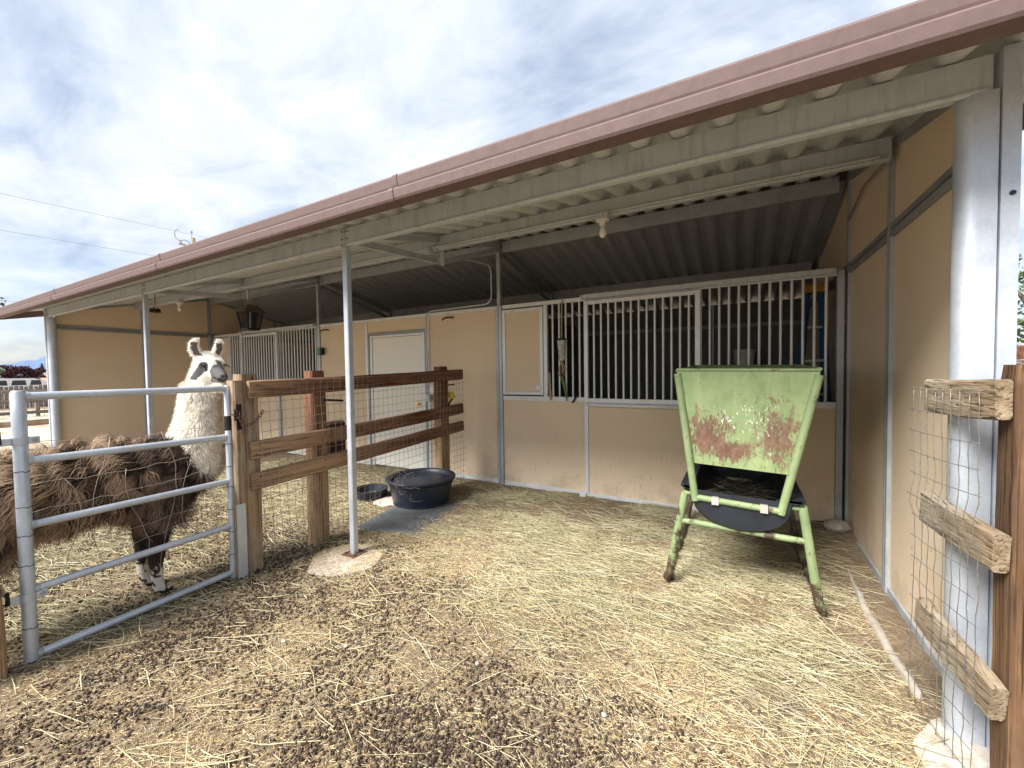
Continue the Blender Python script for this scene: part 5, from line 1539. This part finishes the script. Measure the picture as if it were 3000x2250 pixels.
def hay(n, x0, x1, y0, y1, name, wscale=1.0, lmin=0.06, lmax=0.40):
    P = sample(n, x0, x1, y0, y1, dens_hay)
    m = len(P)
    ang = RNG.normal(-0.22, 0.62, m); rnd = RNG.random(m) < 0.25
    ang[rnd] = RNG.random(rnd.sum()) * 6.28
    ang += 0.9 * (fnoise(P[:, 0], P[:, 1], 1.2) - 0.5)
    L = lmin + (lmax - lmin) * RNG.random(m) ** 1.8
    W = (0.0008 + 0.0018 * RNG.random(m) ** 1.4) * wscale
    dn = dens_hay(P[:, 0], P[:, 1])
    z = ground_h(P[:, 0], P[:, 1]) + 0.003 + RNG.random(m) ** 1.3 * 0.045 * dn
    col = HC[RNG.choice(len(HC), m, p=[0.28, 0.24, 0.14, 0.18, 0.10, 0.06])] * RNG.uniform(0.5, 1.02, (m, 1))
    return prisms(P, ang, L, W, z, col, RNG.normal(0, 0.13, m), 3, name, tilt=RNG.normal(0, 0.06, m))
h1 = hay(15500, -4.0, -0.03, -3.6, -0.06, 'loose_hay')
tag(h1, 'pale green loose hay strewn over the dirt floor under the barn roof', 'hay', kind='stuff')
h2 = hay(13000, -8.0, -4.0, -4.9, -0.06, 'loose_hay', 1.2)
tag(h2, 'trampled hay scattered behind the gate and plank fence', 'hay', kind='stuff')
def front_d(x, y): return np.clip(0.25 + 0.8 * sstep(0.42, 0.62, fnoise(x, y + 4, 2.2)), 0, 1) * sstep(0.3, -0.3, hayline(x, y))
P = sample(1000, -4.0, -0.2, -4.6, -2.2, front_d); m = len(P)
tag(prisms(P, RNG.normal(0.1, 0.9, m), 0.04 + 0.24 * RNG.random(m) ** 1.6, 0.0008 + 0.0022 * RNG.random(m) ** 1.5, ground_h(P[:, 0], P[:, 1]) + 0.010 + 0.012 * RNG.random(m), np.array((0.66, 0.57, 0.36))[None] * RNG.uniform(0.75, 1.15, (m, 1)), RNG.normal(0, 0.05, m), 3, 'straw_stalks', tilt=RNG.normal(0, 0.04, m)), 'broad straw stalks lying across the droppings in the foreground', 'straw', kind='stuff')
# chaff: short golden bits everywhere outside
def dens_chaff(x, y):
    f = np.where(x > -4.0, sstep(0.5, -0.4, hayline(x, y)) + 0.25, 0.8)
    n = fnoise(x + 2, y + 6, 2.0)
    return np.clip(f * (0.35 + 1.1 * sstep(0.35, 0.62, n)), 0, 1) * (y < -0.1) * (x < -0.05)
P = np.concatenate([sample(100000, -4.0, -0.1, -4.6, -1.0, dens_chaff), sample(22000, -8.0, -4.0, -4.9, -0.3, dens_chaff)]); m = len(P)
CC = np.array([(0.58, 0.43, 0.22), (0.64, 0.51, 0.30), (0.48, 0.34, 0.18), (0.68, 0.59, 0.41)])
tag(prisms(P, RNG.random(m) * 6.28, RNG.uniform(0.008, 0.028, m), RNG.uniform(0.0011, 0.0027, m), ground_h(P[:, 0], P[:, 1]) + 0.002 + RNG.random(m) ** 2 * 0.008, CC[RNG.integers(0, 4, m)] * RNG.uniform(0.78, 1.25, (m, 1)), RNG.normal(0, 0.1, m), 1, 'chaff', tilt=RNG.normal(0, 0.1, m)), 'fine golden straw chaff covering the dirt', 'chaff', kind='stuff')
# hay lying in the trough
P = np.stack([RNG.normal(-0.78, 0.09, 170), RNG.uniform(-1.72, -0.9, 170)], 1); m = 170
ht = prisms(P, RNG.normal(0.1, 0.8, m), RNG.uniform(0.06, 0.2, m), RNG.uniform(0.001, 0.002, m), 0.56 + 0.06 * RNG.random(m) - 0.4 * (P[:, 0] + 0.8) ** 2 * 0, HC[RNG.integers(1, 6, m)] * RNG.uniform(0.6, 1.0, (m, 1)), RNG.normal(0, 0.15, m), 2, 'trough_hay', tilt=RNG.normal(0, 0.25, m))
tag(ht, 'wisp of green hay left lying in the black trough', 'hay', kind='stuff')
# a few small stones
for k, (x, y) in enumerate(((-2.75, -3.28), (-2.02, -3.05), (-3.1, -3.42), (-1.35, -3.05))):
    rock('pebble', (x, y, 0.006), 0.013, 20 + k, ['pale pebble among the pellets nearest the gate', 'white pebble in the pellets below the concrete footing', 'grey pebble in the straw just outside the gate', 'pale pebble among the pellets in front of the feed bunk'][k], 'stone', 0.6)

# ------------------------------------------------------------------ background beyond the far end
def leaves(name, blobs, n, size, cols, parent, seed, shell=0.55):
    rr = np.random.default_rng(seed)
    B = np.array([b_[:3] for b_ in blobs]); R = np.array([b_[3:6] for b_ in blobs])
    w = R.prod(1) ** (2 / 3); w /= w.sum()
    k = rr.choice(len(B), n, p=w)
    d = rr.normal(size=(n, 3)); d /= np.linalg.norm(d, axis=1)[:, None]
    rad = (shell + (1 - shell) * rr.random(n)) ** 1.0
    P = B[k] + d * R[k] * (rad * rr.uniform(0.75, 1.12, n))[:, None]
    a = rr.normal(size=(n, 3)); a /= np.linalg.norm(a, axis=1)[:, None]
    b2 = np.cross(a, rr.normal(size=(n, 3))); b2 /= np.linalg.norm(b2, axis=1)[:, None]
    s_ = size * rr.uniform(0.6, 1.4, n)[:, None]
    V = np.stack([P - a * s_, P + b2 * s_ * 0.5, P + a * s_, P - b2 * s_ * 0.5], 1)
    F_ = np.arange(n * 4).reshape(n, 4)
    C_ = np.array(cols)[rr.integers(0, len(cols), n)] * rr.uniform(0.6, 1.3, (n, 1))
    return link(name, np_mesh(name, V.reshape(-1, 3), F_, np.repeat(C_, 4, 0)), 'foliage', parent)
def tree(label, x, y, h, r, cols, seed, n=2600, trunk=0.4, leaf=0.12, name='tree', cat='tree', sparse=1.0):
    rr = random.Random(seed)
    t = thing(name, label, cat, (x, y, 0))
    tr = [(x, y, -0.1), (x + 0.05 * r, y, h * trunk * 0.5), (x - 0.03 * r, y + 0.05 * r, h * trunk), (x, y, h * 0.8)]
    tube('trunk', tr, [r * 0.1, r * 0.08, r * 0.06, r * 0.015], 'branch_bark', t, 8)
    blobs = []
    for k in range(9):
        a = rr.uniform(0, 6.28); q_ = rr.uniform(0.15, 0.68) * r
        bx, by, bz = x + q_ * math.cos(a), y + q_ * math.sin(a), rr.uniform(h * trunk * 1.05, h * 0.86)
        s_ = rr.uniform(0.28, 0.5) * r
        blobs.append((bx, by, bz, s_, s_, s_ * 0.8))
        tube('limb', [(x, y, h * trunk * 0.8), ((x + bx) / 2, (y + by) / 2, (h * trunk + bz) / 2 + 0.03 * h), (bx, by, bz)], [r * 0.045, r * 0.03, r * 0.01], 'branch_bark', t, 5)
    leaves('crown', blobs, int(n * sparse), leaf, cols, t, seed)
    return t
PUR = [(0.105, 0.045, 0.065), (0.07, 0.032, 0.045), (0.14, 0.065, 0.075)]
GRN = [(0.07, 0.11, 0.035), (0.05, 0.085, 0.03), (0.10, 0.14, 0.05)]
PAL = [(0.30, 0.34, 0.24), (0.22, 0.27, 0.17)]
def azd(az, d): return (-0.84 + d * math.sin(math.radians(az)), -4.77 + d * math.cos(math.radians(az)))
x, y = azd(-79.7, 78); tree('larger purple leaved tree beyond the far fence, on the left', x, y, 3.5, 2.0, PUR, 41, 5200, 0.2, 0.13)
x, y = azd(-78.75, 80); tree('rounder purple leaved tree beyond the far fence, nearest the barn', x, y, 3.3, 1.7, PUR, 42, 4200, 0.2, 0.13)
x, y = azd(-80.95, 60); tree('pale grey green tree beside the purple trees at the left edge', x, y, 2.9, 1.1, PAL, 43, 2200, 0.25, 0.1)
x, y = azd(-83.3, 22); tree('green leafy tree whose branch tip reaches into the sky at left', x, y, 4.6, 1.55, GRN, 44, 2600, 0.4, 0.07)
x, y = azd(-78.1, 95); cf = thing('conifer', 'dark narrow conifer just left of the far barn column', 'tree', (x, y, 0))
tube('trunk', [(x, y, 0), (x, y, 3.6)], [0.12, 0.02], 'branch_bark', cf, 6)
leaves('crown', [(x, y, 0.8 + k * 0.34, 0.75 - 0.08 * k, 0.75 - 0.08 * k, 0.2) for k in range(9)], 1800, 0.11, [(0.02, 0.045, 0.04), (0.03, 0.055, 0.045)], cf, 45, 0.3)
# picket fence far, rail fence nearer
pf = thing('picket_fence', 'grey weathered picket fence in front of the parked white car', 'fence', (-33, 0, 0))
fr = random.Random(77)
for k in range(70):
    yy = -6 + k * 0.165
    plank('picket', (-33, yy, 0), (-33, yy, 1.10 + fr.uniform(-0.03, 0.04)), 0.02, 0.14, 'wood_grey_z', pf, 3, 0.003, side=(1, 0, 0))
for z in (0.3, 0.85): box('rail', -33.06, -33.015, -6.1, 5.6, z, z + 0.09, 'wood_grey_y', pf)
rl = thing('rail_fence', 'brown three rail fence with wire mesh beyond the far end of the barn', 'fence', (-25.2, 0, 0))
for k in range(7):
    yy = -9.4 + k * 2.4
    plank('post', (-25.25, yy, -0.1), (-25.25, yy, 1.12), 0.11, 0.11, 'wood_grey_z', rl, 5, side=(1, 0, 0))
for z in (0.18, 0.62, 1.0): plank('rail', (-25.16, -9.5, z), (-25.16, 5.2, z), 0.04, 0.13, 'wood_grey_y', rl, 10, 0.008, side=(1, 0, 0))
wp = [[(-25.12, yy, 0.02), (-25.12, yy, 1.02)] for yy in np.arange(-9.4, 5.2, 0.15)] + [[(-25.12, -9.4, z), (-25.12, 5.2, z)] for z in np.arange(0.05, 1.0, 0.15)]
many_tubes('wire_mesh', wp, 0.006, 'wire', rl, 3, (-25.2, 0, 0))
ed = plank('timber_edging', (-20.6, -9.5, 0.09), (-20.6, 4.5, 0.09), 0.2, 0.2, 'wood_tan_y', None, 12, 0.01, side=(1, 0, 0))
tag(ed, 'long pale timber edging lying on the sand before the far rail fence', 'timber')
# white car behind the fence
cx, cy = azd(-79.95, 45)
car = thing('parked_car', 'white parked car behind the grey picket fence', 'car', (cx, cy, 0))
prof = [(-2.2, 0.35), (-2.25, 0.75), (-2.15, 0.92), (-1.55, 0.98), (-1.1, 1.42), (-0.7, 1.5), (0.9, 1.5), (1.5, 1.28), (1.95, 1.02), (2.25, 0.95), (2.3, 0.4)]
cb = extrude_profile('body', [(cy + a, z) for a, z in prof], 0, cx - 0.85, cx + 0.85, 'car_white', car)
for (a, b_) in ((-1.05, -0.3), (-0.2, 0.55), (0.65, 1.25)):
    extrude_profile('window', [(cy + a + 0.05, 1.02), (cy + a + 0.12, 1.36), (cy + b_ - 0.05, 1.36), (cy + b_, 1.02)], 0, cx + 0.851, cx + 0.858, 'car_glass', car)
for a in (-1.4, 1.4):
    for s_ in (-1, 1):
        wh = tube('wheel', [(cx + s_ * 0.68, cy + a, 0.33), (cx + s_ * 0.88, cy + a, 0.33)], 0.33, 'black_rubber', car, 18)
        tube('rim', [(cx + s_ * 0.881, cy + a, 0.33), (cx + s_ * 0.89, cy + a, 0.33)], 0.2, 'galvanized', wh, 12)
for a in (-0.6, 0.6): box('headlight', cx + a - 0.15, cx + a + 0.15, cy - 2.27, cy - 2.2, 0.68, 0.82, 'bulb_glass', car)
# white canopy
kx, ky = azd(-78.75, 50)
cn = thing('canopy_tent', 'white peaked canopy tent beside the parked car behind the fence', 'tent', (kx, ky, 0))
V = [(kx - 1.3, ky - 1.5, 1.02), (kx + 1.3, ky - 1.5, 1.02), (kx + 1.3, ky + 1.5, 1.02), (kx - 1.3, ky + 1.5, 1.02), (kx, ky, 1.42)]
V += [(a, b_, c - 0.02) for a, b_, c in V]
link('roof', mesh_from('roof', V, [(0, 1, 4), (1, 2, 4), (2, 3, 4), (3, 0, 4), (6, 5, 9), (7, 6, 9), (8, 7, 9), (5, 8, 9), (0, 5, 6, 1), (1, 6, 7, 2), (2, 7, 8, 3), (3, 8, 5, 0)]), 'car_white', cn)
for sx_ in (-1.25, 1.25):
    for sy_ in (-1.45, 1.45): tube('leg', [(kx + sx_, ky + sy_, 0), (kx + sx_, ky + sy_, 1.03)], 0.03, 'galvanized', cn, 6)
# house
ox, oy = azd(-77.2, 85)
hs_ = thing('house', 'low brown house partly hidden by the far barn column', 'house', (ox, oy, 0))
box('wall', ox - 2.5, ox + 2.5, oy - 1.2, oy + 5, 0, 1.5, 'house_wall', hs_, 0.01)
box('window', ox + 2.501, ox + 2.53, oy - 0.6, oy + 0.2, 0.7, 1.2, 'white_plastic', hs_, 0.005)
extrude_profile('roof', [(ox - 2.9, 1.5), (ox, 2.35), (ox + 2.9, 1.5), (ox + 2.9, 1.45), (ox, 2.27), (ox - 2.9, 1.45)], 1, oy - 1.5, oy + 5.3, 'house_roof', hs_)
# mountain ridge
mv, mf = [], []
na, nr = 90, 8
for j in range(nr):
    for i in range(na):
        az = -96 + 40 * i / (na - 1)
        e_ = 1.72 * math.exp(-((az + 76.8) / 3.6) ** 2) + 0.9 * math.exp(-((az + 88) / 3) ** 2) + 0.12 * math.sin(az * 2.1) + 0.06 * math.sin(az * 5.3) + 0.45
        f = j / (nr - 1)
        d = 2600 + 1400 * f
        hgt = 3000 * math.tan(math.radians(max(0.05, e_))) * math.sin(min(1, f * 2) * math.pi / 2) * (1.0 if f <= 0.5 else 1 - (f - 0.5))
        x, y = azd(az, d)
        mv.append((x, y, hgt * (d / 3000) + 1.0 * (j > 0) + 3 * math.sin(i * 1.7 + j * 2.3) * (0 < j < nr - 1)))
for j in range(nr - 1):
    for i in range(na - 1):
        mf.append((j*na+i, j*na+i+1, (j+1)*na+i+1, (j+1)*na+i))
tag(link('mountain', fix_normals(mesh_from('mountain', mv, mf, True)), 'mountain_haze'), kind='structure')
# power line behind the barn
ux, uy = azd(-66.6, 40.5)
up_ = thing('utility_pole', 'wooden utility pole with insulators rising behind the barn roof', 'utility pole', (ux, uy, 0))
tube('pole', [(ux, uy, 0), (ux, uy, 12.25)], [0.16, 0.12], 'pale_wood', up_, 12)
tube('pole_pin', [(ux, uy - 0.12, 11.6), (ux, uy - 0.12, 12.75)], 0.035, 'galvanized', up_, 8)
lathe('insulator', [(0.0, 0), (0.07, 0), (0.09, 0.05), (0.05, 0.08), (0.08, 0.13), (0.03, 0.18), (0, 0.18)], (ux, uy - 0.12, 12.6), 'galvanized', up_, 10)
arm = tube('crossarm', [(ux, uy - 1.0, 11.55), (ux, uy + 1.0, 11.55)], 0.06, 'pale_wood', up_, 6)
lathe('insulator', [(0.0, 0), (0.07, 0), (0.09, 0.05), (0.05, 0.08), (0.08, 0.13), (0.03, 0.18), (0, 0.18)], (ux, uy - 0.85, 11.62), 'galvanized', up_, 10)
tube('jumper_wire', [(ux, uy - 0.95, 12.66), (ux, uy - 1.2, 12.45), (ux, uy - 1.2, 12.0), (ux, uy - 0.95, 11.8), (ux, uy - 0.5, 11.95), (ux, uy - 0.15, 11.7)], 0.02, 'black_metal', up_, 5)
for (h0, h1, sag, lab) in ((12.78, 12.35, 0.5, 'uppermost power line crossing the sky to the pole'), (10.6, 10.2, 0.45, 'second power line crossing the sky below the top one'), (6.3, 6.1, 0.25, 'lowest power line at the far left edge of the sky')):
    pts = []
    for k in range(25):
        f = k / 24
        pts.append((ux - 0.9 * f, uy + 25 - 60 * f, h0 + (h1 - h0) * f - sag * 4 * (f - 0.42) * (0.58 - f) * 0 - sag * math.sin(max(0.0, f - 0.42) / 0.58 * math.pi) * 0.6))
    tag(tube('power_line', pts, 0.011, 'galvanized_dull', None, 5), lab, 'power line', 'power lines')
# right hand side: tree, boards and brush pile
x, y = azd(24.6, 13); tree('sparse leafy tree seen right of the corner column', x, y, 4.2, 1.7, GRN, 61, 900, 0.35, 0.06)
x, y = azd(25.5, 10.5); hd_ = thing('hedge', 'low green hedge behind the brown boards at the right edge', 'hedge', (x, y, 0))
leaves('foliage', [(x + dx_ * 0.7, y - dx_ * 0.3, 1.2, 0.8, 0.7, 0.72) for dx_ in range(-2, 3)], 2600, 0.07, GRN, hd_, 62, 0.5)
for k in range(4): tube('stem', [(x - 1 + k * 0.6, y + 0.4 - k * 0.25, 0), (x - 1 + k * 0.62, y + 0.4 - k * 0.25, 1.1)], 0.04, 'branch_bark', hd_, 5)
bf = thing('board_fence', 'brown board fence beyond the corner column at the right edge', 'fence', (2.6, 4.6, 0))
for k, z in enumerate((0.35, 0.75, 1.15, 1.55)):
    box('board', 1.4, 5.2, 4.6, 4.64, z, z + 0.26, 'wood_red_y', bf)
for xx in (1.5, 3.3, 5.1): box('post', xx - 0.06, xx + 0.06, 4.645, 4.76, 0, 1.86, 'wood_red_z', bf)
bp_ = thing('brush_pile', 'pile of bare grey branches against the boards at the right edge', 'branches', (2.4, 4.1, 0))
rb = random.Random(4)
for k in range(46):
    z = 0.1 + 1.45 * k / 46
    tube('branch', [(1.4 + rb.uniform(-0.2, 0.3), 4.1 + rb.uniform(-0.35, 0.35), z), (2.3, 4.1 + rb.uniform(-0.35, 0.35), z + rb.uniform(-0.02, 0.14)), (3.4 + rb.uniform(-0.4, 0.4), 4.1 + rb.uniform(-0.4, 0.4), z + rb.uniform(-0.1, 0.15))], [0.03, 0.035, 0.015], 'branch_bark', bp_, 5)
